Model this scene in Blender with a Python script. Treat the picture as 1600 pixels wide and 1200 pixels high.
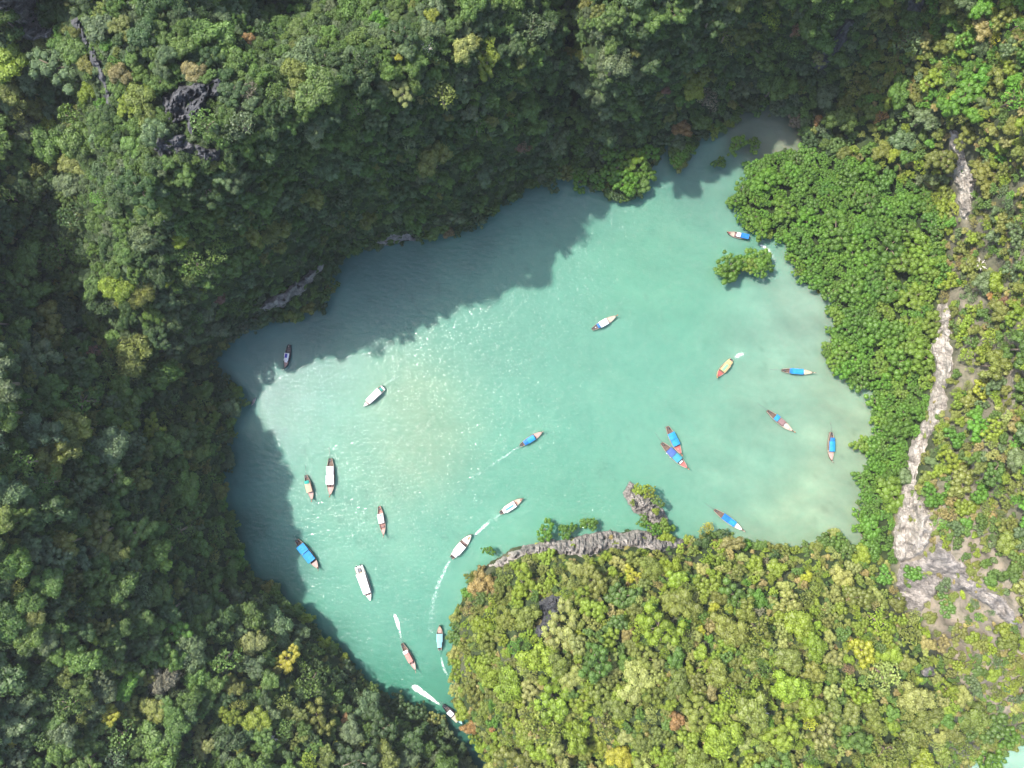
import bpy, bmesh, math, random
import numpy as np
from mathutils import Vector, Matrix

for o in list(bpy.data.objects):
    bpy.data.objects.remove(o)
SC = bpy.context.scene
COL = SC.collection
R = math.radians

# ------------------------------------------------------------------ camera, sky, sun, exposure
CAM_H, FPX = 275.0, 1100.0             # drone height (m), focal length in photo pixels (1600 wide)
cam_d = bpy.data.cameras.new('camera')
cam_d.sensor_width = 36.0
cam_d.lens = 36.0 * FPX / 1600.0
cam_d.clip_start, cam_d.clip_end = 1.0, 6000.0
cam = bpy.data.objects.new('camera', cam_d)
COL.objects.link(cam)
cam.location = (0, 0, CAM_H)
SC.camera = cam

SUN_EL, SUN_AZ = 55.0, math.degrees(math.atan2(-0.88, 0.47))   # azimuth clockwise from +Y
world = bpy.data.worlds.new('World')
SC.world = world
world.use_nodes = True
wn = world.node_tree.nodes
bg = wn['Background']
sky = wn.new('ShaderNodeTexSky')
sky.sky_type = 'NISHITA'
sky.sun_disc = False
sky.sun_elevation = R(SUN_EL)
sky.sun_rotation = R(SUN_AZ)
sky.air_density, sky.dust_density, sky.ozone_density = 1.0, 2.5, 1.0
bg.inputs['Strength'].default_value = 0.15
world.node_tree.links.new(sky.outputs[0], bg.inputs[0])

sun_d = bpy.data.lights.new('sun', 'SUN')
sun_d.energy = 3.5
sun_d.angle = R(0.9)
sun_d.color = (1.0, 0.95, 0.86)
sun = bpy.data.objects.new('sun', sun_d)
COL.objects.link(sun)
sv = Vector((math.sin(R(SUN_AZ)) * math.cos(R(SUN_EL)), math.cos(R(SUN_AZ)) * math.cos(R(SUN_EL)), math.sin(R(SUN_EL))))
sun.rotation_euler = (-sv).to_track_quat('-Z', 'Y').to_euler()
sun.location = sv * 400
SC.view_settings.view_transform = 'Standard'
SC.view_settings.look = 'None'
SC.view_settings.exposure = 1.68
SC.view_settings.gamma = 1.0
SC.view_settings.use_curve_mapping = False

# ------------------------------------------------------------------ helpers
rng = np.random.default_rng(7)
random.seed(7)


def srgb(*c):
    return tuple(((v / 255) / 12.92 if v / 255 <= 0.04045 else ((v / 255 + 0.055) / 1.055) ** 2.4) for v in c)


def unproj(px, py, h):
    """photo pixel + height above the water -> point of the place"""
    s = (CAM_H - h) / FPX
    return (px - 800.0) * s, (600.0 - py) * s, h


_tables = {}


def vnoise(x, y, seed=0):
    t = _tables.get(seed)
    if t is None:
        t = _tables[seed] = np.random.default_rng(1000 + seed).random((256, 256))
    x = np.asarray(x, float); y = np.asarray(y, float)
    xi = np.floor(x).astype(int); yi = np.floor(y).astype(int)
    fx = x - xi; fy = y - yi
    fx = fx * fx * (3 - 2 * fx); fy = fy * fy * (3 - 2 * fy)
    a = t[xi % 256, yi % 256]; b = t[(xi + 1) % 256, yi % 256]
    c = t[xi % 256, (yi + 1) % 256]; d = t[(xi + 1) % 256, (yi + 1) % 256]
    return (a * (1 - fx) + b * fx) * (1 - fy) + (c * (1 - fx) + d * fx) * fy


def fbm(x, y, seed=0, octv=4):
    s = 0; a = 1; tot = 0
    for i in range(octv):
        s = s + a * vnoise(x * 2 ** i + 17.3 * i, y * 2 ** i + 5.1 * i, seed + i)
        tot += a; a *= 0.5
    return s / tot * 2 - 1


def sm(v, a, b):
    t = np.clip((np.asarray(v, float) - a) / (b - a), 0, 1)
    return t * t * (3 - 2 * t)


def sdist(poly, X, Y):
    """distance to a closed outline, negative inside"""
    X = np.asarray(X, float); Y = np.asarray(Y, float)
    sh = X.shape
    X = X.ravel(); Y = Y.ravel()
    d2 = np.full(X.shape, 1e18); ins = np.zeros(X.shape, bool)
    n = len(poly)
    for i in range(n):
        x0, y0 = poly[i]; x1, y1 = poly[(i + 1) % n]
        ex, ey = x1 - x0, y1 - y0
        L = ex * ex + ey * ey + 1e-9
        t = np.clip(((X - x0) * ex + (Y - y0) * ey) / L, 0, 1)
        d2 = np.minimum(d2, (X - x0 - t * ex) ** 2 + (Y - y0 - t * ey) ** 2)
        if y0 != y1:
            c = ((y0 > Y) != (y1 > Y)) & (X < (x1 - x0) * (Y - y0) / (y1 - y0) + x0)
            ins ^= c
    d = np.sqrt(d2)
    return np.where(ins, -d, d).reshape(sh)


def mesh_np(name, V, F, mat=None, smooth=False):
    me = bpy.data.meshes.new(name)
    me.from_pydata([tuple(v) for v in V], [], [tuple(f) for f in F])
    if mat:
        me.materials.append(mat)
    if smooth:
        me.polygons.foreach_set('use_smooth', [True] * len(me.polygons))
    me.update()
    return me


def grid_mesh(name, P, keep, mat=None, smooth=True):
    """P (ny,nx,3) points, keep (ny,nx) bool; returns mesh and the used index map"""
    ny, nx = keep.shape
    q = keep[:-1, :-1] & keep[1:, :-1] & keep[:-1, 1:] & keep[1:, 1:]
    idx = np.arange(ny * nx).reshape(ny, nx)
    a = idx[:-1, :-1][q]; b = idx[1:, :-1][q]; c = idx[1:, 1:][q]; d = idx[:-1, 1:][q]
    F = np.stack([a, b, c, d], 1)
    used = np.unique(F)
    remap = np.full(ny * nx, -1); remap[used] = np.arange(len(used))
    V = P.reshape(-1, 3)[used]; F = remap[F]
    me = bpy.data.meshes.new(name)
    me.vertices.add(len(V)); me.vertices.foreach_set('co', V.astype(np.float32).ravel())
    me.loops.add(F.size); me.loops.foreach_set('vertex_index', F.astype(np.int32).ravel())
    me.polygons.add(len(F)); me.polygons.foreach_set('loop_start', (np.arange(len(F)) * 4).astype(np.int32))
    me.polygons.foreach_set('loop_total', np.full(len(F), 4, np.int32))
    me.update(calc_edges=True)
    me.polygons.foreach_set('use_smooth', [smooth] * len(F))
    if mat:
        me.materials.append(mat)
    me.validate()
    return me, used


def link(name, me, parent=None):
    o = bpy.data.objects.new(name, me)
    COL.objects.link(o)
    if parent:
        o.parent = parent
    return o


def tag(o, label=None, cat=None, group=None, kind=None):
    if label: o['label'] = label
    if cat: o['category'] = cat
    if group: o['group'] = group
    if kind: o['kind'] = kind
    return o


# ------------------------------------------------------------------ materials
def new_mat(name):
    m = bpy.data.materials.new(name)
    m.use_nodes = True
    nt = m.node_tree
    for n in list(nt.nodes):
        if n.type != 'OUTPUT_MATERIAL':
            nt.nodes.remove(n)
    return m, nt, nt.nodes['Material Output']


def N(nt, t, **kw):
    n = nt.nodes.new(t)
    for k, v in kw.items():
        if k in n.inputs:
            n.inputs[k].default_value = v
        else:
            setattr(n, k, v)
    return n


def mixc(nt, fac, a, b, mode='MIX'):
    n = nt.nodes.new('ShaderNodeMix')
    n.data_type = 'RGBA'; n.blend_type = mode
    for s, v in ((0, fac), (6, a), (7, b)):
        if hasattr(v, 'is_output') or isinstance(v, bpy.types.NodeSocket):
            nt.links.new(v, n.inputs[s])
        elif s == 0:
            n.inputs[0].default_value = v
        else:
            n.inputs[s].default_value = (*v[:3], 1)
    return n.outputs[2]


def ramp(nt, src, stops):
    n = nt.nodes.new('ShaderNodeValToRGB')
    cr = n.color_ramp
    while len(cr.elements) < len(stops):
        cr.elements.new(0.5)
    for e, (p, c) in zip(cr.elements, stops):
        e.position = p
        e.color = (*c, 1) if len(c) == 3 else c
    nt.links.new(src, n.inputs[0])
    return n.outputs[0]


def simple_mat(name, col, rough=0.6, var=0.15, scale=1.5, spec=0.3, metal=0.0):
    m, nt, out = new_mat(name)
    b = N(nt, 'ShaderNodeBsdfPrincipled', Roughness=rough)
    b.inputs['Specular IOR Level'].default_value = spec
    b.inputs['Metallic'].default_value = metal
    tc = N(nt, 'ShaderNodeTexCoord')
    no = N(nt, 'ShaderNodeTexNoise', Scale=scale, Detail=5.0, Roughness=0.65)
    nt.links.new(tc.outputs['Object'], no.inputs['Vector'])
    c = ramp(nt, no.outputs['Fac'], [(0.3, tuple(v * (1 - var) for v in col)), (0.7, tuple(min(1, v * (1 + var)) for v in col))])
    nt.links.new(c, b.inputs['Base Color'])
    nt.links.new(b.outputs[0], out.inputs[0])
    return m


def leaf_mat(name):
    m, nt, out = new_mat(name)
    at = N(nt, 'ShaderNodeAttribute', attribute_name='tint', attribute_type='INSTANCER')
    lv = N(nt, 'ShaderNodeAttribute', attribute_name='leafvar', attribute_type='GEOMETRY')
    # leaf to leaf variation: multiply the tint by a factor round 1, some leaves a touch yellower
    mul = nt.nodes.new('ShaderNodeVectorMath'); mul.operation = 'SCALE'
    nt.links.new(at.outputs['Vector'], mul.inputs[0])
    nt.links.new(lv.outputs['Fac'], mul.inputs['Scale'])
    c = mul.outputs[0]
    di = N(nt, 'ShaderNodeBsdfDiffuse'); nt.links.new(c, di.inputs[0])
    tr = N(nt, 'ShaderNodeBsdfTranslucent')
    tc = mixc(nt, 1.0, c, (1.15, 1.1, 0.55), 'MULTIPLY'); nt.links.new(tc, tr.inputs[0])
    m1 = N(nt, 'ShaderNodeMixShader', Fac=0.32)
    nt.links.new(di.outputs[0], m1.inputs[1]); nt.links.new(tr.outputs[0], m1.inputs[2])
    gl = N(nt, 'ShaderNodeBsdfGlossy', Roughness=0.55)
    m2 = N(nt, 'ShaderNodeMixShader', Fac=0.03)
    nt.links.new(m1.outputs[0], m2.inputs[1]); nt.links.new(gl.outputs[0], m2.inputs[2])
    nt.links.new(m2.outputs[0], out.inputs[0])
    return m


def rock_mat(name, light, mid, dark, scale=0.3, crack=0.65):
    m, nt, out = new_mat(name)
    b = N(nt, 'ShaderNodeBsdfPrincipled', Roughness=0.9)
    b.inputs['Specular IOR Level'].default_value = 0.15
    tc = N(nt, 'ShaderNodeTexCoord')
    mp = N(nt, 'ShaderNodeMapping'); mp.inputs['Scale'].default_value = (1, 1, 0.35)
    nt.links.new(tc.outputs['Object'], mp.inputs[0])
    n1 = N(nt, 'ShaderNodeTexNoise', Scale=scale, Detail=8.0, Roughness=0.7, Distortion=0.6)
    nt.links.new(mp.outputs[0], n1.inputs['Vector'])
    c = ramp(nt, n1.outputs['Fac'], [(0.30, dark), (0.46, mid), (0.62, light)])
    n2 = N(nt, 'ShaderNodeTexNoise', Scale=scale * 4, Detail=8.0, Roughness=0.78, Distortion=0.8)
    nt.links.new(mp.outputs[0], n2.inputs['Vector'])
    f = ramp(nt, n2.outputs['Fac'], [(0.36, (1, 1, 1)), (0.50, (0, 0, 0))])
    f2 = N(nt, 'ShaderNodeMath', operation='MULTIPLY'); f2.inputs[1].default_value = crack
    nt.links.new(f, f2.inputs[0])
    c = mixc(nt, f2.outputs[0], c, dark)
    nt.links.new(c, b.inputs['Base Color'])
    bp = N(nt, 'ShaderNodeBump', Strength=1.0, Distance=0.9)
    nt.links.new(n2.outputs['Fac'], bp.inputs['Height'])
    nt.links.new(bp.outputs[0], b.inputs['Normal'])
    nt.links.new(b.outputs[0], out.inputs[0])
    return m


def terrain_mat():
    m, nt, out = new_mat('hillside_soil')
    b = N(nt, 'ShaderNodeBsdfPrincipled', Roughness=0.95)
    b.inputs['Specular IOR Level'].default_value = 0.1
    at = N(nt, 'ShaderNodeAttribute', attribute_name='gcol', attribute_type='GEOMETRY')
    tc = N(nt, 'ShaderNodeTexCoord')
    n1 = N(nt, 'ShaderNodeTexNoise', Scale=0.35, Detail=8.0, Roughness=0.7)
    nt.links.new(tc.outputs['Object'], n1.inputs['Vector'])
    v = ramp(nt, n1.outputs['Fac'], [(0.3, (0.55, 0.6, 0.5)), (0.5, (1, 1, 1)), (0.7, (1.35, 1.25, 1.2))])
    c = mixc(nt, 1.0, at.outputs['Color'], v, 'MULTIPLY')
    nt.links.new(c, b.inputs['Base Color'])
    bp = N(nt, 'ShaderNodeBump', Strength=0.9, Distance=0.8)
    nt.links.new(n1.outputs['Fac'], bp.inputs['Height'])
    nt.links.new(bp.outputs[0], b.inputs['Normal'])
    nt.links.new(b.outputs[0], out.inputs[0])
    return m


def water_mat():
    m, nt, out = new_mat('lagoon_water')
    b = N(nt, 'ShaderNodeBsdfPrincipled', Roughness=1.0)
    b.inputs['Specular IOR Level'].default_value = 0.0
    b.inputs['Subsurface Weight'].default_value = 0.9
    b.inputs['Subsurface Radius'].default_value = (2.2, 5.5, 4.6)
    b.inputs['Subsurface Scale'].default_value = 1.0
    at = N(nt, 'ShaderNodeAttribute', attribute_name='wcol', attribute_type='GEOMETRY')
    tc = N(nt, 'ShaderNodeTexCoord')
    # silt clouds and weed seen through the water
    w1 = N(nt, 'ShaderNodeTexNoise', Scale=0.045, Detail=7.0, Roughness=0.62, Distortion=1.4)
    nt.links.new(tc.outputs['Object'], w1.inputs['Vector'])
    v1 = ramp(nt, w1.outputs['Fac'], [(0.30, (0.89, 0.94, 0.94)), (0.5, (1, 1, 1)), (0.70, (1.12, 1.06, 1.05))])
    c = mixc(nt, 1.0, at.outputs['Color'], v1, 'MULTIPLY')
    w2 = N(nt, 'ShaderNodeTexNoise', Scale=0.35, Detail=6.0, Roughness=0.65)
    nt.links.new(tc.outputs['Object'], w2.inputs['Vector'])
    v2 = ramp(nt, w2.outputs['Fac'], [(0.32, (0.95, 0.965, 0.965)), (0.62, (1.03, 1.03, 1.03))])
    c = mixc(nt, 1.0, c, v2, 'MULTIPLY')
    nt.links.new(c, b.inputs['Base Color'])
    # wind ripples
    mp = N(nt, 'ShaderNodeMapping'); mp.inputs['Rotation'].default_value = (0, 0, R(28)); mp.inputs['Scale'].default_value = (0.55, 1.0, 1)
    nt.links.new(tc.outputs['Object'], mp.inputs[0])
    r1 = N(nt, 'ShaderNodeTexNoise', Scale=0.7, Detail=2.0, Roughness=0.5, Distortion=0.2)
    nt.links.new(mp.outputs[0], r1.inputs['Vector'])
    r2 = N(nt, 'ShaderNodeTexNoise', Scale=1.9, Detail=2.0, Roughness=0.55)
    nt.links.new(tc.outputs['Object'], r2.inputs['Vector'])
    ad = N(nt, 'ShaderNodeMath', operation='MULTIPLY_ADD'); ad.inputs[1].default_value = 0.40
    nt.links.new(r2.outputs['Fac'], ad.inputs[0]); nt.links.new(r1.outputs['Fac'], ad.inputs[2])
    bp = N(nt, 'ShaderNodeBump', Strength=1.0, Distance=0.46)
    nt.links.new(ad.outputs[0], bp.inputs['Height'])
    gl = N(nt, 'ShaderNodeBsdfGlossy', Roughness=0.08)
    fr = N(nt, 'ShaderNodeFresnel', IOR=1.42)
    nt.links.new(bp.outputs[0], gl.inputs['Normal']); nt.links.new(bp.outputs[0], fr.inputs['Normal'])
    mx = N(nt, 'ShaderNodeMixShader')
    nt.links.new(fr.outputs[0], mx.inputs[0]); nt.links.new(b.outputs[0], mx.inputs[1]); nt.links.new(gl.outputs[0], mx.inputs[2])
    nt.links.new(mx.outputs[0], out.inputs[0])
    return m


def foam_mat():
    m, nt, out = new_mat('white_foam')
    b = N(nt, 'ShaderNodeBsdfDiffuse'); b.inputs[0].default_value = (0.8, 0.84, 0.83, 1)
    t = N(nt, 'ShaderNodeBsdfTransparent')
    at = N(nt, 'ShaderNodeAttribute', attribute_name='dens', attribute_type='GEOMETRY')
    tc = N(nt, 'ShaderNodeTexCoord')
    n1 = N(nt, 'ShaderNodeTexNoise', Scale=0.9, Detail=6.0, Roughness=0.7)
    nt.links.new(tc.outputs['Object'], n1.inputs['Vector'])
    s = N(nt, 'ShaderNodeMath', operation='SUBTRACT'); s.inputs[1].default_value = 0.5
    nt.links.new(n1.outputs['Fac'], s.inputs[0])
    s2 = N(nt, 'ShaderNodeMath', operation='MULTIPLY_ADD'); s2.inputs[1].default_value = 4.5
    nt.links.new(s.outputs[0], s2.inputs[0]); nt.links.new(at.outputs['Fac'], s2.inputs[2])
    s3 = N(nt, 'ShaderNodeMath', operation='MULTIPLY', use_clamp=True)
    nt.links.new(s2.outputs[0], s3.inputs[0]); nt.links.new(at.outputs['Fac'], s3.inputs[1])
    mx = N(nt, 'ShaderNodeMixShader')
    nt.links.new(s3.outputs[0], mx.inputs[0]); nt.links.new(t.outputs[0], mx.inputs[1]); nt.links.new(b.outputs[0], mx.inputs[2])
    nt.links.new(mx.outputs[0], out.inputs[0])
    return m


M_LEAF = leaf_mat('leaves')
M_BARK = simple_mat('bark', (0.16, 0.12, 0.09), 0.9)
M_DEAD = simple_mat('bleached_wood', (0.45, 0.42, 0.38), 0.9)
M_TERR = terrain_mat()
M_WATER = water_mat()
M_FOAM = foam_mat()
M_PALE = rock_mat('pale_limestone', (0.46, 0.425, 0.38), (0.31, 0.28, 0.245), (0.095, 0.086, 0.078))
M_PINK = rock_mat('grey_pink_limestone', (0.33, 0.30, 0.275), (0.20, 0.183, 0.17), (0.065, 0.06, 0.057))
M_DARK = rock_mat('dark_limestone', (0.115, 0.115, 0.122), (0.062, 0.064, 0.07), (0.022, 0.023, 0.026), 0.3)

# ------------------------------------------------------------------ outlines (photo pixels)
LAGOON = [(338, 559), (352, 545), (381, 520), (405, 507), (440, 502), (470, 498), (505, 482), (520, 454), (527, 412), (560, 394), (600, 388), (641, 381), (690, 371), (739, 358),
          (786, 324), (827, 294), (850, 284), (871, 278), (891, 281), (905, 296), (935, 297), (952, 312), (975, 316), (996, 308), (1012, 292), (1026, 263), (1036, 230), (1050, 223),
          (1050, 262), (1062, 262), (1078, 244), (1090, 222), (1131, 206), (1151, 189), (1158, 175), (1195, 168), (1222, 180), (1252, 209), (1249, 243), (1229, 233), (1202, 243),
          (1171, 253), (1158, 287), (1141, 310), (1152, 331), (1158, 358), (1195, 368), (1222, 378), (1230, 402), (1249, 437), (1276, 454), (1306, 471), (1293, 481),
          (1296, 511), (1293, 535), (1284, 547), (1296, 572), (1327, 599), (1347, 607), (1365, 609), (1360, 630), (1357, 643), (1367, 660), (1374, 677), (1343, 690),
          (1345, 706), (1364, 717), (1340, 741), (1344, 771), (1347, 788), (1337, 802), (1338, 830), (1350, 859), (1323, 851), (1310, 830), (1293, 824), (1276, 844), (1229, 856),
          (1202, 846), (1168, 846), (1151, 834), (1121, 828), (1090, 841), (1060, 838), (1036, 832), (992, 824), (935, 828), (901, 836), (860, 841), (824, 846), (800, 850), (780, 862), (756, 878),
          (732, 898), (724, 928), (712, 945), (704, 982), (702, 1036), (707, 1090), (716, 1116), (728, 1134), (741, 1160), (755, 1190), (765, 1210), (785, 1260), (800, 1400),
          (772, 1400), (762, 1260), (745, 1205), (735, 1178), (712, 1152), (696, 1126), (679, 1113), (660, 1107), (641, 1097), (611, 1087), (581, 1070), (557, 1043),
          (537, 1018), (500, 989), (483, 959), (449, 938), (432, 915), (398, 901), (388, 884), (375, 840), (364, 800), (358, 788), (352, 744), (366, 721), (361, 697), (370, 670), (364, 650),
          (380, 636), (376, 602), (354, 594), (341, 573)]
SEA = [(1640, 1140), (1600, 1160), (1580, 1174), (1562, 1187), (1520, 1196), (1500, 1215), (1540, 1420), (1700, 2000), (3000, 2000), (3000, 1300), (1900, 1180)]
MANGROVE = [(1252, 209), (1262, 238), (1330, 255), (1420, 285), (1470, 330), (1480, 420), (1462, 480), (1462, 560), (1448, 610), (1425, 700), (1405, 760), (1392, 830), (1398, 880), (1355, 870),
            (1335, 830), (1335, 800), (1345, 780), (1338, 741), (1362, 717), (1343, 700), (1374, 677), (1355, 643), (1365, 609), (1327, 599), (1284, 547), (1293, 481), (1306, 471), (1249, 437), (1225, 375), (1158, 358), (1141, 310),
            (1158, 287), (1171, 253), (1202, 243), (1229, 233), (1249, 243)]
HEADLAND = [(700, 1040), (704, 980), (726, 920), (760, 874), (830, 842), (935, 826), (1070, 838), (1200, 840), (1300, 822), (1350, 862), (1400, 925), (1470, 1030), (1530, 1130), (1520, 1200), (1540, 1500), (800, 1500), (760, 1200), (715, 1110)]

# ------------------------------------------------------------------ terrain heights
CTRL = [
    # great wall north of the lagoon
    (330, 440, 48), (345, 380, 59), (326, 327, 67), (350, 270, 80), (420, 180, 89), (520, 150, 86), (640, 130, 76), (752, 93, 65), (820, 70, 62),
    (300, 100, 90), (200, 100, 84), (150, 200, 76), (130, 120, 78), (170, 330, 70), (180, 430, 57), (250, 470, 42), (230, 300, 82), (260, 200, 90), (480, 80, 86), (560, 85, 84),
    (620, 60, 80), (700, 40, 74), (110, 40, 78), (300, 20, 84), (480, 300, 52), (600, 280, 50), (700, 230, 50), (440, 400, 32), (560, 350, 24), (700, 320, 22), (800, 220, 34), (400, 460, 14), (330, 510, 16), (850, 200, 28), (780, 290, 12), (860, 250, 8),
    # ravine on the left and the ridge that shades it
    (112, 150, 48), (100, 250, 42), (60, 250, 42), (95, 330, 40), (130, 420, 34), (120, 500, 28), (60, 450, 38), (0, 300, 50), (0, 420, 45), (0, 150, 55), (40, 30, 72), (80, 20, 58), (0, 0, 84), (-60, -60, 84), (-200, -100, 70),
    (-136, 153, 52), (-220, 100, 58), (-330, 260, 76), (-300, 400, 92), (-350, 60, 62), (-110, 340, 72), (-200, 550, 90), (-300, 800, 95), (-300, 1100, 85), (-450, 600, 105),
    # left forest slope
    (0, 560, 66), (0, 720, 78), (0, 850, 76), (100, 600, 50), (100, 720, 60), (100, 850, 62), (200, 600, 31), (200, 720, 43), (275, 725, 24), (300, 640, 12), (240, 640, 20), (250, 560, 22), (330, 800, 12), (300, 850, 23), (345, 880, 11), (335, 700, 12), (200, 850, 48),
    (0, 1000, 68), (0, 1200, 58), (150, 1000, 55), (150, 1150, 45), (300, 1000, 33), (300, 1150, 32), (390, 960, 16), (420, 1050, 23), (450, 1150, 25), (550, 1150, 17), (650, 1180, 9), (600, 1130, 9), (500, 1060, 13), (700, 1250, 9),
    # second hill along the top
    (930, 40, 62), (1000, 20, 65), (1100, 20, 58), (1200, 20, 46), (1300, 20, 50), (1150, 55, 34), (1335, 0, 58), (950, 130, 45), (1050, 130, 36), (1150, 100, 23), (1250, 80, 30), (1300, 65, 34), (1100, 170, 8), (1000, 190, 18), (960, 210, 14),
    (1180, 140, 6), (1250, 130, 7), (930, 240, 5), (980, 260, 1), (1000, 230, 4), (890, 60, 24), (895, 140, 12), (900, 220, 4), (882, 0, 34), (858, 100, 54), (862, 40, 60), (918, 100, 48), (915, 40, 56),
    (1345, 80, 18), (1400, 40, 22), (1450, 0, 34), (1310, 140, 10), (1350, 150, 10), (1450, 100, 22), (1250, 180, 4),
    # long slope on the right
    (1500, 50, 35), (1600, 0, 55), (1600, 100, 52), (1550, 150, 42), (1500, 180, 30), (1400, 180, 12), (1350, 230, 5), (1440, 250, 8), (1482, 300, 6), (1470, 400, 4), (1462, 470, 4), (1515, 330, 22), (1535, 300, 28), (1505, 215, 22), (1560, 300, 36),
    (1600, 300, 46), (1700, 300, 65), (1900, 300, 95), (1500, 480, 22), (1490, 600, 20), (1448, 600, 3), (1425, 680, 3), (1470, 650, 20), (1405, 750, 3), (1445, 760, 20), (1392, 830, 4), (1430, 830, 15), (1520, 600, 27), (1600, 600, 44), (1600, 450, 45),
    (1550, 800, 32), (1600, 800, 42), (1500, 880, 20), (1450, 900, 10), (1410, 920, 5), (1480, 960, 14), (1550, 960, 24), (1600, 950, 32), (1520, 1050, 12), (1600, 1050, 18), (1560, 1120, 6), (1600, 1130, 5), (1550, 1160, 2),
    (1800, 600, 75), (1800, 900, 65), (1800, 1080, 40), (2000, 600, 95),
    # mangrove flat
    (1250, 300, 1), (1350, 300, 1.5), (1300, 400, 1), (1400, 400, 1.5), (1380, 500, 1), (1340, 560, 1), (1400, 600, 1), (1390, 700, 1), (1370, 800, 1), (1375, 870, 2),
    # headland south of the lagoon
    (1000, 872, 17), (900, 880, 19), (830, 880, 14), (780, 920, 14), (740, 950, 12), (725, 1050, 13), (750, 1120, 14), (800, 1000, 30), (900, 960, 33), (1000, 950, 33), (1100, 900, 22), (1200, 900, 18), (1300, 880, 10), (1350, 900, 6),
    (1000, 1050, 42), (1150, 1050, 45), (1250, 1000, 38), (1330, 970, 27), (1380, 955, 17), (1405, 1000, 25), (1445, 1048, 24), (1485, 1118, 20), (1440, 975, 4), (1497, 1035, 4), (1400, 930, 4), (1300, 1100, 40), (1400, 1120, 28), (1200, 1150, 48), (1000, 1150, 45), (850, 1130, 34), (800, 1180, 24),
    (900, 1210, 30), (1100, 1250, 46), (1300, 1250, 38), (1450, 1200, 18), (1525, 1185, 4), (925, 1180, 22), (1415, 945, 4), (1477, 1020, 5), (1527, 1108, 4), (1543, 1145, 4),
    # beyond the frame
    (200, -150, 85), (500, -100, 70), (480, 5, 56), (430, 15, 60), (545, 15, 60), (600, -100, 75), (800, -100, 70), (1000, -150, 80), (1300, -150, 75), (1600, -200, 80), (1900, 0, 100),
    (0, 1400, 60), (300, 1400, 40), (600, 1400, 20), (900, 1400, 40), (1200, 1400, 50), (-400, -350, 90), (2050, -400, 90), (-450, 1600, 60), (1000, 1600, 30), (800, -400, 80),
]
PX0, PX1, PY0, PY1, ST = -500, 2100, -450, 1650, 5
gx = np.arange(PX0, PX1 + 1, ST); gy = np.arange(PY0, PY1 + 1, ST)
GX, GY = np.meshgrid(gx, gy)
ctrl = [(x, y, h) for x, y, h in CTRL]
for pts in (LAGOON, SEA[1:6]):
    for x, y in pts:
        ctrl.append((x, y, 1.0))
C = np.array(ctrl, float)
D = np.hypot(C[:, None, 0] - C[None, :, 0], C[:, None, 1] - C[None, :, 1])
n = len(C)
A = np.zeros((n + 1, n + 1)); A[:n, :n] = -D + 6.0 * -np.eye(n) * 0.3; A[:n, n] = 1; A[n, :n] = 1
W = np.linalg.solve(A, np.append(C[:, 2], 0))
HG = np.empty(GX.shape)
for j in range(0, GX.shape[0], 20):
    sx = GX[j:j + 20].ravel(); sy = GY[j:j + 20].ravel()
    dd = np.hypot(sx[:, None] - C[None, :, 0], sy[:, None] - C[None, :, 1])
    HG[j:j + 20] = (-(dd @ W[:n]) + W[n]).reshape(-1, GX.shape[1])
SD = np.minimum(sdist(LAGOON, GX, GY), sdist(SEA, GX, GY))      # >0 on land
MS = sdist(MANGROVE, GX, GY)
rough = sm(SD, 0, 60) * sm(MS, 0, 40)
HG = HG + rough * (6.0 * fbm(GX / 70, GY / 70, 3, 4) + 2.0 * (1 - 2 * np.abs(fbm(GX / 22, GY / 22, 9, 3))))
SI = SD - 6 - 4 * fbm(GX / 12, GY / 12, 15, 2)      # the waterline lies a little under the overhanging crowns
HG = np.where(SI > 0, np.maximum(HG, 0.4) * sm(SI, -2, 12) + 0.3 * sm(SI, 0, 4), 0)
HG = np.where(SI <= 0, -2.5 * sm(-SI, -1, 12), HG)
HG = np.clip(HG, -2.5, 118)


def bil(G, px, py):
    fx = np.clip((np.asarray(px, float) - PX0) / ST, 0, G.shape[1] - 1.001); fy = np.clip((np.asarray(py, float) - PY0) / ST, 0, G.shape[0] - 1.001)
    i = fx.astype(int); j = fy.astype(int); u = fx - i; v = fy - j
    return (G[j, i] * (1 - u) + G[j, i + 1] * u) * (1 - v) + (G[j + 1, i] * (1 - u) + G[j + 1, i + 1] * u) * v


def hf(px, py):
    return bil(HG, px, py)


# ------------------------------------------------------------------ hillside
X, Y, Z = unproj(GX, GY, HG)
terr_me, used = grid_mesh('hillside', np.stack([X, Y, Z], -1), SD > -40, M_TERR)
right_dry = sm(GX + 0.15 * (GY - 600) * 0, 1430, 1500) * sm(GY, 120, 420) * (0.55 + 0.45 * fbm(GX / 60, GY / 60, 21, 4)) * sm(MS, -2, 10)
dry2 = sm(-sdist([(1390, 780), (1470, 760), (1560, 840), (1640, 1000), (1620, 1130), (1560, 1120), (1500, 1060), (1410, 930)], GX, GY), -30, 25)
dry = np.clip(np.maximum(right_dry, dry2 * 0.9) + 0.2 * (-sdist(HEADLAND, GX, GY) > 0) * sm(fbm(GX / 40, GY / 40, 31, 3), 0, 0.6), 0, 1)
g0 = np.array([0.028, 0.042, 0.017]); g1 = np.array([0.19, 0.165, 0.132])
gc = g0 + dry[..., None] * (g1 - g0)
gc = np.where((MS < 0)[..., None], np.array([0.02, 0.03, 0.012]), gc)
ca = terr_me.color_attributes.new('gcol', 'FLOAT_COLOR', 'POINT')
ca.data.foreach_set('color', np.concatenate([gc.reshape(-1, 3)[used], np.ones((len(used), 1))], 1).astype(np.float32).ravel())
tag(link('hillside', terr_me), kind='structure')

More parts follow.
